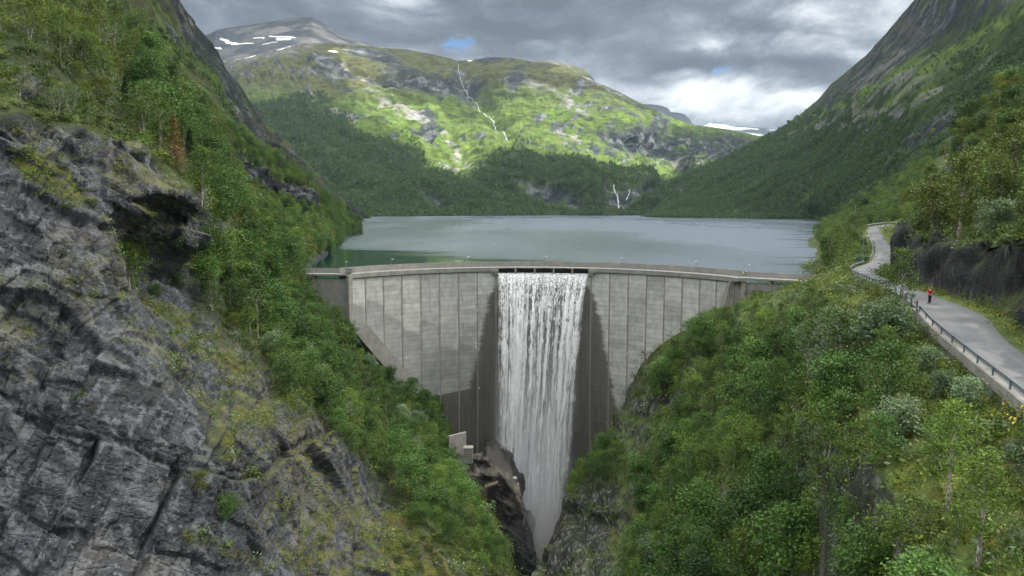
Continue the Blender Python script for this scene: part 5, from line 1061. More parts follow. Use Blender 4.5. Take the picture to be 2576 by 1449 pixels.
def gn_group(name,coll):
    g=bpy.data.node_groups.new(name,'GeometryNodeTree'); g.interface.new_socket('Geometry',in_out='INPUT',socket_type='NodeSocketGeometry'); g.interface.new_socket('Geometry',in_out='OUTPUT',socket_type='NodeSocketGeometry')
    N=g.nodes; L=g.links; gi=N.new('NodeGroupInput'); go=N.new('NodeGroupOutput'); ci=N.new('GeometryNodeCollectionInfo'); ci.inputs['Collection'].default_value=coll; ci.inputs['Separate Children'].default_value=True; ci.inputs['Reset Children'].default_value=True
    ip=N.new('GeometryNodeInstanceOnPoints'); ip.inputs['Pick Instance'].default_value=True
    def na(n_,t_): a=N.new('GeometryNodeInputNamedAttribute'); a.data_type=t_; a.inputs['Name'].default_value=n_; return a.outputs[0]
    L.new(gi.outputs[0],ip.inputs['Points']); L.new(ci.outputs[0],ip.inputs['Instance']); L.new(na('vari','INT'),ip.inputs['Instance Index']); L.new(na('rot','FLOAT_VECTOR'),ip.inputs['Rotation']); L.new(na('scl','FLOAT_VECTOR'),ip.inputs['Scale']); L.new(ip.outputs[0],go.inputs[0]); return g
def scatter(name,pts,vari,scl,group_tree,label,lean=.08,lock=None):
    n=len(pts); me=bpy.data.meshes.new(name); me.vertices.add(n); me.vertices.foreach_set('co',np.asarray(pts,np.float32).ravel()); me.update()
    rr=np.random.RandomState(n%9973)
    a=me.attributes.new('vari','INT','POINT'); a.data.foreach_set('value',np.asarray(vari,np.int32))
    rot=np.stack([rr.normal(size=n)*lean,rr.normal(size=n)*lean,rr.rand(n)*6.283],-1).astype(np.float32); a=me.attributes.new('rot','FLOAT_VECTOR','POINT'); a.data.foreach_set('vector',rot.ravel())
    s=np.asarray(scl); s=np.stack([s*rr.uniform(.85,1.2,n),s*rr.uniform(.85,1.2,n),s],-1) if s.ndim==1 else s
    a=me.attributes.new('scl','FLOAT_VECTOR','POINT'); a.data.foreach_set('vector',s.astype(np.float32).ravel())
    o=link(name,me); md=o.modifiers.new('scatter','NODES'); md.node_group=group_tree; tag(o,label,'wood' if 'wood' in name else 'plants',None,'stuff'); return o
def area_points(P,mask,sp,seed):
    rr=np.random.RandomState(seed); e1=P[1:,:-1]-P[:-1,:-1]; e2=P[:-1,1:]-P[:-1,:-1]; A=np.linalg.norm(np.cross(e1,e2),axis=-1)
    m_=mask[:-1,:-1]; lam=A*m_/(sp[:-1,:-1]**2 if np.ndim(sp) else sp*sp); k=rr.poisson(np.clip(lam,0,6)); ii=np.repeat(np.arange(k.size),k.ravel()); r,c=np.unravel_index(ii,k.shape); a=rr.rand(len(ii))[:,None]; b=rr.rand(len(ii))[:,None]
    return P[r,c]+e1[r,c]*a+e2[r,c]*b,(r,c)
# ---- far woods
FT=var_collection('far_tree',[far_tree('far_tree_%d'%i,40+i,m_) for i,m_ in enumerate((M_forest,M_forest,M_forest,M_birch))]); GF=gn_group('far_wood_scatter',FT)
def front_ok(P): return P[...,1]>0
def far_wood(name,P,X,mask,base_sp,kk,label,seed,h=1.0,xlim=(-150,2760)):
    D=P[...,1]; sp=np.maximum(base_sp,D*kk); mk=mask*((X>xlim[0])&(X<xlim[1])); mk[:8]*=0
    pts,(r,c)=area_points(P,mk,sp,seed); s=sp[r,c]/base_sp*h; rr=np.random.RandomState(seed); scatter(name,pts-np.array([0,0,.6]),rr.choice(4,len(pts),p=[.33,.3,.27,.1]),s*rr.uniform(.55,1.15,len(pts)),GF,label); return len(pts)
nn6=far_wood('right_mountain_wood',P6,X6,np.clip(forest6*sstep(fbm(P6,.012,4,401)+.55,0,.3)*1.1+.05*(1-crag6),0,1),5.6,.0036,'dark green birch wood covering the right mountainside above the lake',61)
nn4=far_wood('far_shore_wood',P4,X4,np.clip(forest4*sstep(fbm(P4,.006,4,402)+.5,0,.3),0,1)*(1-cl*.8),5.6,.0036,'green wood on the lower slopes of the far mountain',62)
f3m=sstep(fbm(P3,.02,5,53)+.10*((Y3-np.interp(X3,*zip(*TOP3)))/60.)-.12+fbm(P3,.02,3,403)*.4,.05,.3)*(1-rm3)
nn3=far_wood('steep_slope_wood',P3,X3,f3m,5.6,.0042,'scattered green wood among the slabs of the steep left mountainside',63,.8)
print('far trees',nn6,nn4,nn3)
# ---- near and middle woods
MIDK=[('birch',0),('birch',1),('birch',2),('birch_tall',0),('birch_multi',0),('birch_multi',1),('alder',0),('alder',1),('alder_wide',0),('alder_wide',1),('willow',0),('olive',0),('olive',1),('olive_multi',0),('willow',1),('spruce',0)]
MT=var_collection('wood_tree',[joined(*k) for k in MIDK]); GM=gn_group('near_wood_scatter',MT)
KI={k:i for i,k in enumerate(MIDK)}
# lakeside hill (300-600 m away)
m2=(1-crag)*(P2[...,2]>-1.3)*(1-.8*soft(X2,Y2,[(700,520),(800,545),(850,590),(790,570),(700,540)],8))*(X2>-100); m2[:4]=0
pts,(r,c)=area_points(P2,m2,np.full(P2.shape[:2],4.3),64); rr=np.random.RandomState(5); dens=fbm(pts,.03,3,410)
vi_=np.where(dens>.12,rr.choice([6,7,8],len(pts)),np.where(dens<-.12,rr.choice([0,4,5,11,13],len(pts)),rr.choice([0,1,4,6,8,9],len(pts))))
scatter('lakeside_wood',pts-np.array([0,0,.3]),vi_,rr.uniform(.65,1.25,len(pts))*.95,GM,'green wood on the hill that runs down to the left lake shore'); print('P2 trees',len(pts))
# candidates on the near slopes
AVOID=[[(2475,1115),(2600,1085),(2600,1185),(2485,1175)],[(2520,1235),(2620,1200),(2620,1480),(2532,1480)],[(2110,1195),(2200,1180),(2200,1235),(2120,1240)],
  [(2045,712),(2068,682),(2118,668),(2130,702),(2185,748),(2150,765),(2080,738)],[(1905,738),(2020,735),(2020,762),(1940,758)],
  [(765,650),(815,600),(905,585),(920,545),(2055,550),(2040,600),(2020,640),(2045,690),(2020,735),(1960,742),(1900,738),(1872,752),(1840,768),(1780,775),(1700,800),(1645,828),(1622,850),(1625,905),(1590,970),(1530,1040),(1500,1095),(1445,1165),(1425,1225),(1400,1290),(1372,1350),(1345,1500),(1320,1500),(1318,1300),(1250,1190),(1180,1165),(1150,1110),(1140,1075),(1100,990),(1050,955),(1000,925),(950,905),(925,855),(880,808),(850,760),(812,765),(790,725)],
  [(590,400),(660,415),(700,455),(795,482),(800,530),(700,512),(640,490),(590,440)],[(1178,1160),(1240,1172),(1322,1285),(1345,1500),(1292,1500),(1258,1340),(1215,1260),(1172,1195)],[(370,500),(480,500),(480,590),(400,600),(335,600)],
 [(1360,1500),(1372,1380),(1400,1290),(1450,1245),(1560,1215),(1610,1235),(1600,1300),(1560,1380),(1500,1500)],[(1545,1090),(1580,1015),(1650,995),(1690,1010),(1645,1050),(1640,1110),(1590,1150)]]
ROADP=[PIX(np.concatenate([Lp+np.array([0,0,.3])-RS*.3,(Rp+np.array([0,0,.1]))[::-1]]))]
ROADP=[list(zip(*[a.tolist() for a in ROADP[0]]))]
WALLP=[[(2242,612),(2279,596),(2316,610),(2390,605),(2423,640),(2432,662),(2464,716),(2508,708),(2545,692),(2576,685),(2700,660),(2700,950),(2576,862),(2553,862),(2493,825),(2464,795),(2460,762),(2371,736),(2316,718),(2253,688),(2234,647)]]
for pl in AVOID+ROADP+WALLP: pass
def clearh(base,h,rad,polys,hmin):
    """largest height that keeps the tree out of the parts the view shows open"""
    for _ in range(9):
        hs=np.linspace(.15,1,6)[:,None]; pts=base+np.concatenate([np.zeros((6,2)),hs*h],1); w_=rad*h*np.array([.7,1,1,.9,.6,.2])
        P_=np.concatenate([pts,pts+np.stack([w_,0*w_,0*w_],1),pts-np.stack([w_,0*w_,0*w_],1)]); x_,y_=PIX(P_)
        if not any(inpoly(x_,y_,pl).any() for pl in polys): return h
        h*=.82
        if h<hmin: return 0
    return 0
def poisson(P,mask,spacing,seed,n_try=60000):
    rr=np.random.RandomState(seed); cells={}; out=[]; Pf=P.reshape(-1,3); e1=np.gradient(P,axis=0); e2=np.gradient(P,axis=1); A=np.linalg.norm(np.cross(e1,e2),axis=-1); wgt=(mask*A).ravel(); wgt/=wgt.sum(); idx=rr.choice(len(Pf),n_try,p=wgt)
    for i in idx:
        x,y,z_=Pf[i]; s=spacing*rr.uniform(.75,1.3); cx_,cy_=int(x//5),int(y//5); ok=True
        for a in (-1,0,1):
            for b in (-1,0,1):
                for (x2,y2,z2,s2) in cells.get((cx_+a,cy_+b),()):
                    if (x-x2)**2+(y-y2)**2+(z_-z2)**2<(.5*(s+s2))**2: ok=False;break
                if not ok: break
            if not ok: break
        if ok: cells.setdefault((cx_,cy_),[]).append((x,y,z_,s)); out.append((i,s))
    return out
TREES=[]   # (key, variant, position, scale, px, py)
x1_,y1_=X1,Y1
jun=soft(X1,Y1,[(-400,60),(60,130),(200,230),(330,320),(430,420),(380,395),(200,320),(75,300),(-80,300),(-400,330)],25)
grs=soft(X1,Y1,[(470,720),(560,760),(700,870),(730,940),(760,1030),(690,925),(620,850),(500,770)],14)
w1=(1-sstep(rk,.15,.5))*(1-.80*jun)*(1-.75*grs)*(N1[...,2]>.12)*(X1>-200); w1[:5]=0
w1=np.maximum(w1,.8*soft(X1,Y1,[(320,600),(480,610),(470,740),(380,740),(330,700)],10)); w1=np.maximum(w1,.9*soft(X1,Y1,[(440,1235),(520,1245),(600,1335),(540,1345),(450,1330)],8))
rr=np.random.RandomState(77)
tone1=fbm(P1,.02,3,420).ravel(); toneR=fbm(PR,.025,3,421).ravel()
for i,s in poisson(P1,w1,4.5,5):
    p=P1.reshape(-1,3)[i]; px,py=X1.ravel()[i],Y1.ravel()[i]; h=8.8*s/4.5*rr.uniform(.7,1.15); t_=tone1[i]+rr.normal()*.12
    if px<330 and py<330: h*=.8; key=rr.choice(['olive','olive_multi','birch','birch_tall','sparse'],p=[.4,.2,.2,.1,.1])
    elif py>900: key=rr.choice(['alder','birch','birch_multi','olive','alder_wide','willow'],p=[.3,.25,.15,.08,.17,.05]); h*=.75
    elif t_>.15: key=rr.choice(['alder','alder_wide','birch'])
    else: key=rr.choice(['birch','birch_multi','olive','alder_wide','willow','birch_tall'],p=[.34,.26,.12,.12,.08,.08])
    if rk.ravel()[i]>.3: h=rr.uniform(2.2,3.8); key=rr.choice(['alder_wide','willow','olive_multi'])
    if jun.ravel()[i]>.5: h=rr.uniform(3,5.5); key=rr.choice(['olive','birch','sparse'])
    if key=='willow': h=min(h,4.6)
    h=clearh(p,h,.22,AVOID,1.8)
    if h: TREES.append((key,p,h,px,py,t_))
wR=((lat<-WL-1.6)&(gx-rimx>1.2)&(gy<232)|((r0>3.2)&(lat>0)&(gy<245))|(seg_d>25)&(gz>1)&(gy>200)).astype(float)*(1-.93*slope_g)*(1-.9*rkR)*(gy>16)
wR*=1-.9*((gx>70)&(gx<90)&(gy>176)&(gy<205)); wR=np.where((gy>200)&(gz<-1.5),0,wR); wR=np.where((lat<0)&(gx>62)&(gy>150)&(gy<180)&(seg_d<14),wR*.15,wR)
lowr=soft(px_r,py_r,[(2330,900),(2700,1150),(2700,1500),(2480,1500),(2400,1180),(2320,1050)],30); wR*=1-.45*lowr*(lat<0)
for i,s in poisson(PR,wR,4.3,6,90000):
    p=PR.reshape(-1,3)[i]; px,py=px_r.ravel()[i],py_r.ravel()[i]; hill=lat.ravel()[i]>0 and seg_d.ravel()[i]<200 and gy.ravel()[i]<250
    if px>2760 or py>1640 or px<1300: continue
    h=8.2*s/4.3*rr.uniform(.65,1.15); t_=toneR[i]+rr.normal()*.12
    if hill: key=rr.choice(['olive','olive_multi','birch','birch_multi','willow','alder_wide'],p=[.26,.18,.22,.18,.08,.08]); h*=1.12
    elif t_>.05: key=rr.choice(['alder','alder_wide','birch','birch_multi'],p=[.35,.25,.2,.2])
    else: key=rr.choice(['birch','birch_multi','birch_tall','willow','sparse','olive','alder_wide'],p=[.3,.25,.08,.14,.05,.08,.10])
    if gy.ravel()[i]<62: h*=.62
    if lowr.ravel()[i]>.5 and not hill: h=min(h,4.6)
    if not hill and -lat.ravel()[i]<6: h=min(h,2.4); key='willow'
    h*=.93
    if key=='willow': h=min(h,4.2)
    if key=='sparse': h=min(h,7)
    h=clearh(p,h,.2,AVOID+ROADP+WALLP,1.3)
    if h: TREES.append((key,p,h,px,py,t_))
# particular trees the photograph singles out: (kind, px, py, D, height, label)
def ground_at(P,X,Y,px,py,D=None):
    d=(X-px)**2+(Y-py)**2
    if D is not None: d=d+(P[...,1]-D)**2*.4
    return P.reshape(-1,3)[int(np.argmin(d))]
SPEC=[('dead_spruce','L',449,418,10.2,'tall rust-brown dead spruce above the rock overhang'),
 ('sparse','L',182,292,5.2,'small pale-leaved birch with white trunk on the mossy ledge left of the dead spruce'),
 ('birch_tall','L',243,228,6.6,'slim white-trunked birch standing among others on the slope above the ledge'),
 ('spruce','L',478,415,8.0,'dark spruce just right of the rust-brown dead spruce'),
 ('spruce','L',318,270,6.5,'broad dark spruce left of the rust-brown dead spruce, higher on the slope'),
 ('sparse','L',535,640,5.5,'pale crooked birch with bare branches right of the rock cave'),
 ('willow','L',760,905,5.2,'pale silvery willow on the left gorge side below the dam wing'),
 ('sparse','L',800,985,6.5,'leaning birch with several white bare stems on the left gorge side'),
 ('birch_tall','R',2268,828,8.6,'tall birch beside the road, its leaves hiding the asphalt left of the walker'),
 ('birch','R',2215,800,6.2,'birch rising in front of the road bend, lower neighbour of the tall roadside birch'),
 ('willow','R',2228,905,5.6,'pale silvery willow below the road guardrail'),
 ('birch_tall','R',2395,1290,6.0,'slender birch with a white trunk near the right edge below the road'),
 ('birch_tall','R',2452,1440,6.0,'thin white-stemmed birch at the bottom right corner'),
 ('birch','R',1735,1445,7.2,'yellowish birch at the bottom, right of the gorge rocks'),
 ('willow','R',1628,1105,3.6,'pale small willow growing against the grey rock outcrop right of the falls'),
 ('willow','R',2262,1120,3.4,'pale yellow-green leafy sapling on the mossy slope, lower right'),
 ('spruce','R',2390,415,9.0,'dark pointed spruce on the skyline of the right hill')]
SP_OBJ=[]
for key,side,px,py,h,lab in SPEC:
    p=ground_at(P1,X1,Y1,px,py) if side=='L' else ground_at(PR,px_r,py_r,px,py); SP_OBJ.append((key,p,h,px,py,lab))
    TREES=[t for t in TREES if (t[1][0]-p[0])**2+(t[1][1]-p[1])**2>3.0 and not (abs(t[3]-px)<(42 if 'spruce' in key else 14) and -22<t[4]-py<(70 if 'spruce' in key else 18))]
NAMES=dict(birch='birch_tree',birch_tall='birch_tree',birch_multi='birch_tree',olive='birch_tree',olive_multi='birch_tree',sparse='birch_tree',alder='alder_tree',alder_wide='alder_tree',willow='willow_tree',spruce='spruce_tree',dead_spruce='dead_spruce',juniper='juniper_bush',shrub='willow_shrub')
CATS=dict(birch_tree='birch',alder_tree='alder',willow_tree='willow',spruce_tree='spruce',dead_spruce='dead tree',juniper_bush='juniper',willow_shrub='shrub')
COLW=dict(birch='fresh green birch',birch_tall='tall slim green birch',birch_multi='many-stemmed green birch',olive='olive-green birch',olive_multi='bushy olive-green birch',sparse='thin-leaved birch',alder='dark green alder',alder_wide='broad dark green alder',willow='pale grey-green willow',spruce='dark spruce',juniper='flat dark juniper',shrub='low willow shrub')
def place_name(px,py,p):
    if p[0]<3 and px<1320:
        R1=(((330,-999,600,230),'high on the slope left of the dead spruce'),)
        if py>1150: return 'on the left gorge side beside the lower falls' if px>980 else 'in the notch of the left cliff'
        if px<330: return 'on the top left slope' if py<200 else 'on the ledge above the left cliff'
        if py<430: return 'behind the dead spruce'
        if px<500: return 'in the hollow under the rock cave' if py>560 else 'right beside the rock overhang'
        if py<640: return 'above the left end of the dam' if px>620 else 'right of the rock overhang'
        if py<800: return 'beside the left end of the dam' if px>680 else 'on the left slope below the cave'
        if py<960: return 'below the left wing of the dam' if px>800 else 'above the left cliff edge'
        return 'on the left gorge side under the dam' if px>960 else 'at the left cliff rim'
    if py<620 or (p[0]>0 and px>2230 and py<700): 
        return 'on the skyline of the right hill' if py<420 else ('above the rock cut beside the road' if px>2380 else 'on the right hill above the road bend')
    if px<2240 and py<720: return 'between the lake and the road bend'
    if px>2300 and py<1050: return 'just below the road guardrail' if px<2480 else 'by the roadside retaining wall'
    if py<860: return 'below the right end of the dam' if px<1950 else 'under the road bend right of the dam'
    if px<1620: return 'on the right gorge rim beside the falls'
    col_=['right of the falls','in mid right gorge wood','in the wood below the road'][0 if px<1850 else 1 if px<2120 else 2]
    row_=['',', lower half',', at the bottom'][0 if py<1080 else 1 if py<1300 else 2]
    if px>2330: return 'on the mossy bank at the lower right' if py<1300 else 'in the bottom right corner'
    return col_+row_
CNT={}
def make_tree_obj(key,var,p,h,lab,rz,group):
    tr,cr,H=KIND[key][var]; nm=NAMES[key]; root=empty(nm,(p[0],p[1],p[2]-.15),rz); s=h/H; root.scale=(s*1.05,s*1.05,s)
    o=link('stems' if key in('juniper',) else 'trunk',tr,None,root); o=link('crown',cr,None,root); tag(root,lab,CATS[nm],group); CNT[nm]=CNT.get(nm,0)+1; return root
for key,p,h,px,py,lab in SP_OBJ: make_tree_obj(key,0,p,h,lab,rr.rand()*6,None)
TREES=[t for t in TREES if t[3]>-60]
app=lambda t:t[2]/t[1][1]
TREES.sort(key=lambda t:-app(t)*(1.0 if (-20<t[3]<2600 and t[4]<1500) else .3)); LIM=dict(birch_tree=285,alder_tree=170,willow_tree=110,spruce_tree=30); rest=[]
def size_word(a): return 'large' if a>.085 else 'medium-sized' if a>.05 else 'small' if a>.03 else 'tiny'
SEEN={}
indiv=[]
for t in TREES:
    nm=NAMES[t[0]]
    if CNT.get(nm,0)+sum(1 for q in indiv if NAMES[q[0]]==nm)<LIM[nm]: indiv.append(t)
    else: rest.append(t)
for t in indiv:
    key,p,h,px,py,t_=t; lean=''; base='%s %s %s'%(size_word(h/p[1]),COLW[key],place_name(px,py,p)); SEEN.setdefault(base,[]).append(t)
ORD=['leftmost','second from left','third from left','fourth from left','fifth from left','sixth from left','seventh from left','eighth from left','ninth from left']
def unique_labels(base,l):
    """l: (px,py) list -> one label each, told apart by row and by order from the left"""
    n=len(l); 
    if n==1: return [base]
    nr=max(1,math.ceil(n/9)); names={1:[''],2:['upper row','lower row'],3:['top row','middle row','bottom row'],4:['top row','upper middle row','lower middle row','bottom row']}.get(nr,['row %s from top'%q for q in ('one','two','three','four','five','six','seven','eight','nine','ten')][:nr])
    order=sorted(range(n),key=lambda k:l[k][1]); out=['']*n
    for r_ in range(nr):
        row=sorted(order[r_*n//nr:(r_+1)*n//nr],key=lambda k:l[k][0])
        for q,k in enumerate(row):
            lab=base+(', '+names[r_] if names[r_] else '')+', '+(ORD[q] if q<len(row)-1 or q==0 else 'rightmost'); w_=lab.split()
            if len(w_)>16: lab=' '.join(w_[1:])
            out[k]=' '.join(lab.split()[:16]) if len(lab.split())>16 else lab
    return out
for base,l in SEEN.items():
    for t,lab in zip(l,unique_labels(base,[(t[3],t[4]) for t in l])):
        key,p,h,px,py,t_=t; v_=rr.randint(len(KIND[key])); make_tree_obj(key,v_,p,h,lab,rr.rand()*6.28,'%s trees %s'%(CATS[NAMES[key]],place_name(px,py,p)))
for side,nm_,lb in ((0,'left_gorge_wood','remaining small trees of the wood on the left slope'),(1,'right_gorge_wood','remaining small trees of the wood around the road and right gorge side')):
    l=[t for t in rest if (t[1][0]>3)==bool(side)]
    if l: scatter(nm_,[t[1]-np.array([0,0,.15]) for t in l],[KI.get((t[0],0),4) if t[0]!='sparse' else 4 for t in l],np.array([t[2]/KIND[t[0] if t[0]!='sparse' else 'birch_multi'][0][2] for t in l]),GM,lb,.05)
print('near trees',len(TREES),'individual',len(indiv),CNT)
# ---- junipers on the left ledges (things), undergrowth (stuff)
wj=jun*(1-.3*rk)*(N1[...,2]>.1)+.9*soft(X1,Y1,[(0,380),(110,400),(180,460),(235,530),(150,530),(60,460)],14)+.4*soft(X1,Y1,[(1010,1290),(1280,1400),(1290,1500),(1000,1500)],40)
k=0; JN={}
for i,s in poisson(P1,wj,2.3,9,9000):
    p=P1.reshape(-1,3)[i]; px,py=X1.ravel()[i],Y1.ravel()[i]
    if px<-20 or py>1460 or k>=110: continue
    where='at the cliff foot by the gorge' if py>1200 else ('on the ledge in the cliff face' if py>380 else 'on the mossy slope above the cliff'); 
    JN.setdefault(where,[]).append((p,px,py)); k+=1
for where,l in JN.items():
    for q,((p,px,py),lab) in enumerate(zip(l,unique_labels('flat dark juniper '+where,[(a[1],a[2]) for a in l]))): make_tree_obj('juniper',q%2,p,rr.uniform(.7,1.5),lab,rr.rand()*6,'junipers '+where)
def clump(name,seed,mat,n=70,sz=.2,h=.45,asp=.5):
    global rs
    rs=np.random.RandomState(seed); C_=rs.normal(size=(n,3))*np.array([.38,.38,.18])+np.array([0,0,h*.5]); me=leaves_mesh(name,C_,sz,.4,None,asp); me.materials.append(mat); return me
UC=var_collection('undergrowth_tuft',[clump('fern_tuft',1,M_birch),clump('herb_tuft',2,M_olive),clump('willow_tuft',3,M_willow,60,.22,.6),clump('heather_tuft',4,M_juni,80,.16,.3),clump('grass_tuft',5,M_olive,60,.26,.4,.14)]); GU=gn_group('undergrowth_scatter',UC)
def under(name,P,mask,sp,sd,label,s0=(.7,1.6),pr=(.3,.25,.12,.18,.15)):
    D=P[...,1]; pts,(r,c)=area_points(P,mask,np.maximum(sp,D*.016),sd); q=np.random.RandomState(sd); f=np.maximum(1,D[r,c]*.016/sp)
    scatter(name,pts,q.choice(5,len(pts),p=pr),q.uniform(*s0,len(pts))*f**.7,GU,label,.35); print(name,len(pts))
vis1=((X1>-60)&(Y1<1500)).astype(float); vis1[:10]=0
under('left_undergrowth',P1,np.clip((1-rk)*.9+ledge*rk*.55,0,1)*vis1,1.0,71,'moss, heather and small bushes between rocks and trees on the left slope')
visR=((px_r>1300)&(px_r<2650)&(py_r<1500)&(gy<260)).astype(float)
under('right_undergrowth',PR,np.clip(((lat<-WL-.8)|(r0>2.6))*(1-.75*rkR)*.9*visR*(gx>rimx-1)*(1-.6*slope_g),0,1),.95,72,'ferns, moss and low bushes covering the ground on the right gorge side')
vergem=((lat<-WL-.35)&(lat>-WL-5)|(lat>WR+.2)&(lat<cutb+.4)|(slope_g>.4))*(seg_d<20)*visR
under('verge_grass',PR,vergem.astype(float),.55,73,'yellow-green grass along both sides of the road',(.35,.8),(.1,.2,.02,.03,.65))
# ================================================================== road furniture
def edge_path(y0,y1,off,side='L'):
    m_=(RC[:,1]>=y0)&(RC[:,1]<=y1); E=(Lp-RS*off if side=='L' else Rp+RS*off)[m_]; S=RS[m_]; d_=np.concatenate([[0],np.cumsum(np.linalg.norm(np.diff(E,axis=0),axis=1))]); return E,S,d_
def resample(E,d_,step):
    n=max(2,int(round(d_[-1]/step))+1); q=np.linspace(0,d_[-1],n); return np.stack([np.interp(q,d_,E[:,i]) for i in range(3)],-1)
def guardrail(y0,y1,off,lab,wall=False,zoff=0.05,step=3.6,hh=.68):
    E,S,d_=edge_path(y0,y1,off); root=empty('guardrail',tuple(E[0])); tag(root,lab,'guardrail','guardrails along the road'); o0=E[0]
    Q=resample(E,d_,step); SS=np.stack([np.interp(np.linspace(0,d_[-1],len(Q)),d_,S[:,i]) for i in range(3)],-1)
    for p,s_ in zip(Q,SS):
        mb=MB(); t_=np.cross((0,0,1.),s_); mb.frame_box(p-o0+np.array([0,0,zoff+hh/2]),s_,t_,(0,0,1),.05,.075,hh/2); mb.build('post',M_railblue,root)
    P_=resample(E,d_,1.0)-o0; SP=np.stack([np.interp(np.linspace(0,d_[-1],len(P_)),d_,S[:,i]) for i in range(3)],-1); U_=[(0,0,1)]*len(P_)
    mb=MB(); mb.sweep(P_,SP,U_,[(.08,zoff+hh-.30),(.13,zoff+hh-.24),(.09,zoff+hh-.17),(.13,zoff+hh-.10),(.08,zoff+hh-.03),(.06,zoff+hh-.03),(.06,zoff+hh-.30)]); mb.build('beam',M_rail,root)
    mb=MB(); mb.sweep(P_,SP,U_,[(-.03,zoff+hh-.0),(.05,zoff+hh-.0),(.05,zoff+hh+.07),(-.03,zoff+hh+.07)]); mb.build('top_rail',M_railblue,root); return root
guardrail(32,71,.25,'steel guardrail on the retaining wall in the lower right',hh=.62)
guardrail(96,152,.35,'pale steel guardrail round the outer road bend behind the leaves',hh=.75)
guardrail(158,192,.5,'pale guardrail along the short road stretch beyond the lamp',hh=.75)
guardrail(233,262,.4,'far guardrail at the top bend of the road',hh=.8)
E,S,d_=edge_path(12,74,.25); P_=resample(E,d_,1.2); SP=np.stack([np.interp(np.linspace(0,d_[-1],len(P_)),d_,S[:,i]) for i in range(3)],-1)
mb=MB(); mb.sweep(P_,SP,[(0,0,1)]*len(P_),[(-.26,-1.7),(.24,-1.7),(.24,.07),(-.26,.07)]); tag(mb.build('retaining_wall',M_conc),'long concrete retaining wall under the guardrail at the right edge','wall')
# wire fence after the wall
E,S,d_=edge_path(71.5,84,.4); o0=E[0]; root=tag(empty('wire_fence',tuple(o0)),'two-wire roadside fence with a red-tipped post between the leaves','fence'); Q=resample(E,d_,3.4)-o0
for k,p in enumerate(Q):
    mb=MB(); mb.frame_box(p+np.array([0,0,.5]),(1,0,0),(0,1,0),(0,0,1),.07,.07,.55); po=mb.build('post',M_railblue,root)
    if k==0: mb=MB(); mb.frame_box(p+np.array([0,0,1.08]),(1,0,0),(0,1,0),(0,0,1),.075,.075,.06); mb.build('red_cap',M_red,po)
mb=MB(); mb.tube(Q+np.array([0,0,.95]),.02,4); mb.build('wire',M_rail,root); mb=MB(); mb.tube(Q+np.array([0,0,.55]),.02,4); mb.build('wire',M_rail,root)
def fence(pxs,lab,h_=1.25,step=2.2):
    pts=[ground_at(PR,px_r,py_r,*q)+np.array([0,0,.05]) for q in pxs]; pts=np.array(pts); o0=pts[0].copy(); pts=pts-o0; d_=np.concatenate([[0],np.cumsum(np.linalg.norm(np.diff(pts,axis=0),axis=1))]); Q=resample(pts,d_,step); root=tag(empty('pipe_fence',tuple(o0)),lab,'fence','blue-grey pipe fences')
    for p in Q: mb=MB(); mb.tube([p-np.array([0,0,.3]),p+np.array([0,0,h_])],.07,6); mb.build('post',M_rail,root)
    for f in (1.,.55): mb=MB(); mb.tube(Q+np.array([0,0,h_*f]),.045,5); mb.build('rail',M_rail,root)
fence([(1961,757),(1990,755),(2019,752)],'blue-grey pipe fence on the platform right of the dam end')
fence([(2101,738),(2130,738),(2152,746)],'blue-grey pipe fence on the grassy slope under the road')
# road lamp, pole, cabinet
def onroad_pt(Y_,off):
    i=int(np.argmin(np.abs(RC[:,1]-Y_))); return Lp[i]-RS[i]*off
q=onroad_pt(156,1.6); D_=q[1]; x_=float(AT(2169.5,650,D_)[0]); o=lamp(6.0,.9); o.location=(x_,D_,q[2]-.2); tag(o,'tall roadside street lamp with an arm at the road bend','street lamp')
q=onroad_pt(157.5,1.2); mb=MB(); mb.box(-.45,.45,-.3,.3,0,.85); mb.box(-.5,.5,-.35,.35,.85,.93); mb.box(-.02,.02,-.32,-.30,.1,.8); o=mb.build('utility_cabinet',simple('cabinet_green',(.03,.09,.06),.5),loc=(x_+1.9,q[1],q[2]-.1)); tag(o,'small dark green utility cabinet beside the bend lamp','cabinet')
base=AT(2150,560,238); mb=MB(); mb.tube([(0,0,0),(0,0,11.5)],[.16,.10],8); o=empty('utility_pole',(base[0],238,9.3)); mb.build('pole',M_rail,o); mb=MB(); mb.frame_box((0,0,11.2),(1,0,0),(0,1,0),(0,0,1),.5,.05,.05); mb.build('crossarm',M_rail,o); tag(o,'thin grey pole rising above the trees by the lake','pole')
# flowers
ym,t=new_mat('yellow_petals'); p=t.n('ShaderNodeBsdfPrincipled',{'Base Color':(.70,.58,.03,1),'Roughness':.7}); t.out_surf(p.outputs[0])
rs=np.random.RandomState(3); cc=rs.normal(size=(26,3))*np.array([.3,.3,.1])+np.array([0,0,.45]); fm=leaves_mesh('flower_tuft',cc,.13,1.0,None,.9); fm.materials.append(ym)
FC=var_collection('flower',[fm]); GFl=gn_group('flower_scatter',FC)
mk=vergem*(lat>0)*sstep(fbm(PR,.35,2,430),.2,.4); pts,_=area_points(PR,mk*(gy<150),2.2,91); scatter('yellow_flowers',pts,np.zeros(len(pts)),np.full(len(pts),.8),GFl,'scattered small yellow flowers in the grass beside the road')
for k,(a,b,lab) in enumerate(((2560,1052,'larger yellow flower cluster at the right edge on the mossy bank'),(2528,1080,'smaller yellow flower cluster left of the larger one on the mossy bank'))):
    me=fm.copy(); o=link('yellow_flower_bush',me); o.location=tuple(ground_at(PR,px_r,py_r,a,b)+np.array([0,0,.1])); o.scale=(1.5,1.5,1.6); tag(o,lab,'flowers')
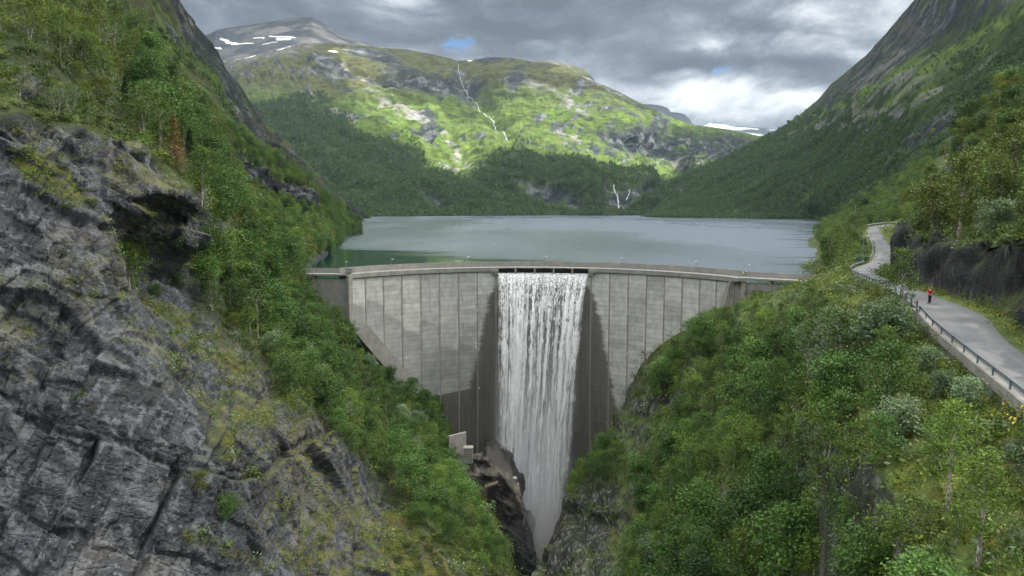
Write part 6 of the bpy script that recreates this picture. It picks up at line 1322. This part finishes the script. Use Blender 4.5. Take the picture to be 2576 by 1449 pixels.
# ================================================================== people
def skin_obj(name,V,E,Rr,mat,parent,root=0,sub=2):
    me=bpy.data.meshes.new(name); me.from_pydata(V,E,[]); me.update(); o=link(name,me,mat,parent); md=o.modifiers.new('skin','SKIN'); md.use_smooth_shade=True
    lay=me.skin_vertices[0].data if me.skin_vertices else None
    if lay is None:
        bm=bmesh.new(); bm.from_mesh(me); L_=bm.verts.layers.skin.verify(); bm.to_mesh(me); bm.free(); lay=me.skin_vertices[0].data
    for i,r in enumerate(Rr): lay[i].radius=(r,r) if np.isscalar(r) else r; lay[i].use_root=(i==root)
    ss=o.modifiers.new('subsurf','SUBSURF'); ss.levels=sub; ss.render_levels=sub; return o
def person(loc,rz,lab,shirt,trous,head_fwd,armL,armR,step,long_sleeve=False):
    root=tag(empty('person',loc,rz),lab,'person'); hy=head_fwd
    V=[(0,0,.95),(0,.0,1.12),(0,.01,1.30),(0,.02,1.43),(0,.02+hy*.3,1.51),(0,.03+hy*.7,1.58),(0,.04+hy,1.655),(0,.03+hy*1.05,1.735)]; Rr=[(.15,.11),(.14,.10),(.16,.11),(.10,.08),.055,.07,(.078,.098),(.062,.08)]; E=[(i,i+1) for i in range(7)]
    def add(p,r,par): V.append(p); Rr.append(r); E.append((par,len(V)-1)); return len(V)-1
    n_=add((0,.04+hy+.105,1.645),.014,6); 
    for s_ in (-1,1): add((s_*.085,.03+hy,1.655),.018,6)
    arms=[]
    for s_,(el,wr) in ((-1,armL),(1,armR)):
        a=add((s_*.19,.0,1.41),.058,3); b=add(el,.043,a); c_=add(wr,.03,b); wr_=np.array(wr); dv=wr_-np.array(el); dv/=np.linalg.norm(dv); h_=add(tuple(wr_+dv*.07),(.036,.018),c_); sd=np.cross(dv,(0,1,.2)); sd/=np.linalg.norm(sd)
        for k in range(4):
            o_=(k-1.5)*.02; f1=add(tuple(wr_+dv*.125+sd*o_),.009,h_); add(tuple(wr_+dv*(.165+.012*(k in(1,2)))+sd*o_+np.array([0,.018,0])),.008,f1)
        add(tuple(wr_+dv*.08+np.array([0,.045,.0])+sd*.02*s_),.010,h_); arms.append((a,b,c_))
    legs=[]
    for s_,(kn,an) in ((-1,step[0]),(1,step[1])):
        a=add((s_*.095,0,.88),.088,0); b=add(kn,.058,a); c_=add(an,.04,b); f=add((an[0],an[1]+.02,.04),.045,c_); add((an[0]+s_*.02,an[1]+.17,.035),(.045,.03),f); legs.append((a,b,c_,f))
    skin_obj('body',V,E,Rr,M_skin,root)
    # shirt
    SV=[(0,0,.93),(0,0,1.12),(0,.01,1.30),(0,.02,1.44)]; SR=[(.175,.125),(.165,.118),(.185,.128),(.115,.09)]; SE=[(0,1),(1,2),(2,3)]
    for s_,(el,wr) in ((-1,armL),(1,armR)):
        k=len(SV); e_=np.array(el); a0=np.array([s_*.19,0,1.41]); SV.append(tuple(a0)); SR.append(.075); SE.append((3,k))
        if long_sleeve: SV+= [el,wr]; SR+=[.058,.042]; SE+=[(k,k+1),(k+1,k+2)]
        else: SV.append(tuple(a0+(e_-a0)*.78)); SR.append(.068); SE.append((k,k+1))
    skin_obj('shirt',SV,SE,SR,shirt,root)
    TV=[(0,0,.97)];TR=[(.165,.12)];TE=[]
    for s_,(kn,an) in ((-1,step[0]),(1,step[1])):
        k=len(TV); TV+=[(s_*.095,0,.86),kn,(an[0],an[1],an[2]-.02)]; TR+=[.104,.078,.066]; TE+=[(0,k),(k,k+1),(k+1,k+2)]
    skin_obj('trousers',TV,TE,TR,trous,root)
    HV=[(0,-.015+hy,1.60),(0,-.01+hy*1.02,1.68),(0,.02+hy*1.05,1.748)]; skin_obj('hair',HV,[(0,1),(1,2)],[(.075,.06),(.086,.085),(.07,.075)],M_hair,root)
    for s_,(kn,an) in ((-1,step[0]),(1,step[1])): skin_obj('shoe',[(an[0],an[1]-.03,.05),(an[0]+s_*.01,an[1]+.10,.045),(an[0]+s_*.02,an[1]+.2,.035)],[(0,1),(1,2)],[(.055,.05),(.055,.045),(.05,.03)],M_black,root)
    return root
i_=int(np.argmin(np.abs(RC[:,1]-77))); pp=AT(2338.5,762,1.0); 
pr=(CAMZ-(RC[i_,2]+.09))/RATIO(762.5); pxp=AT(2338.5,762.5,pr); 
person((float(pxp[0]),float(pxp[1]),RC[i_,2]+.075),.25,'person in red t-shirt and black trousers standing on the road, head bent down',M_red,M_black,.14,((-.40,.02,1.20),(-.52,.12,1.02)),((.38,.03,1.20),(.33,.20,1.10)),(((-.12,.02,.50),(-.13,-.02,.09)),((.10,.03,.50),(.10,.0,.09))))
person((float(AT(1869.5,700,BY+1.6)[0]),BY+1.7,.01),-1.2,'person in yellow hi-vis jacket on the dam crest at its right end',M_hivis,simple('grey_green_trousers',(.08,.12,.10)),.05,((-.27,.0,1.15),(-.28,.1,.92)),((.27,.02,1.15),(.27,.12,.92)),(((-.10,.04,.50),(-.11,.06,.09)),((.10,-.02,.50),(.10,-.08,.09))),True)
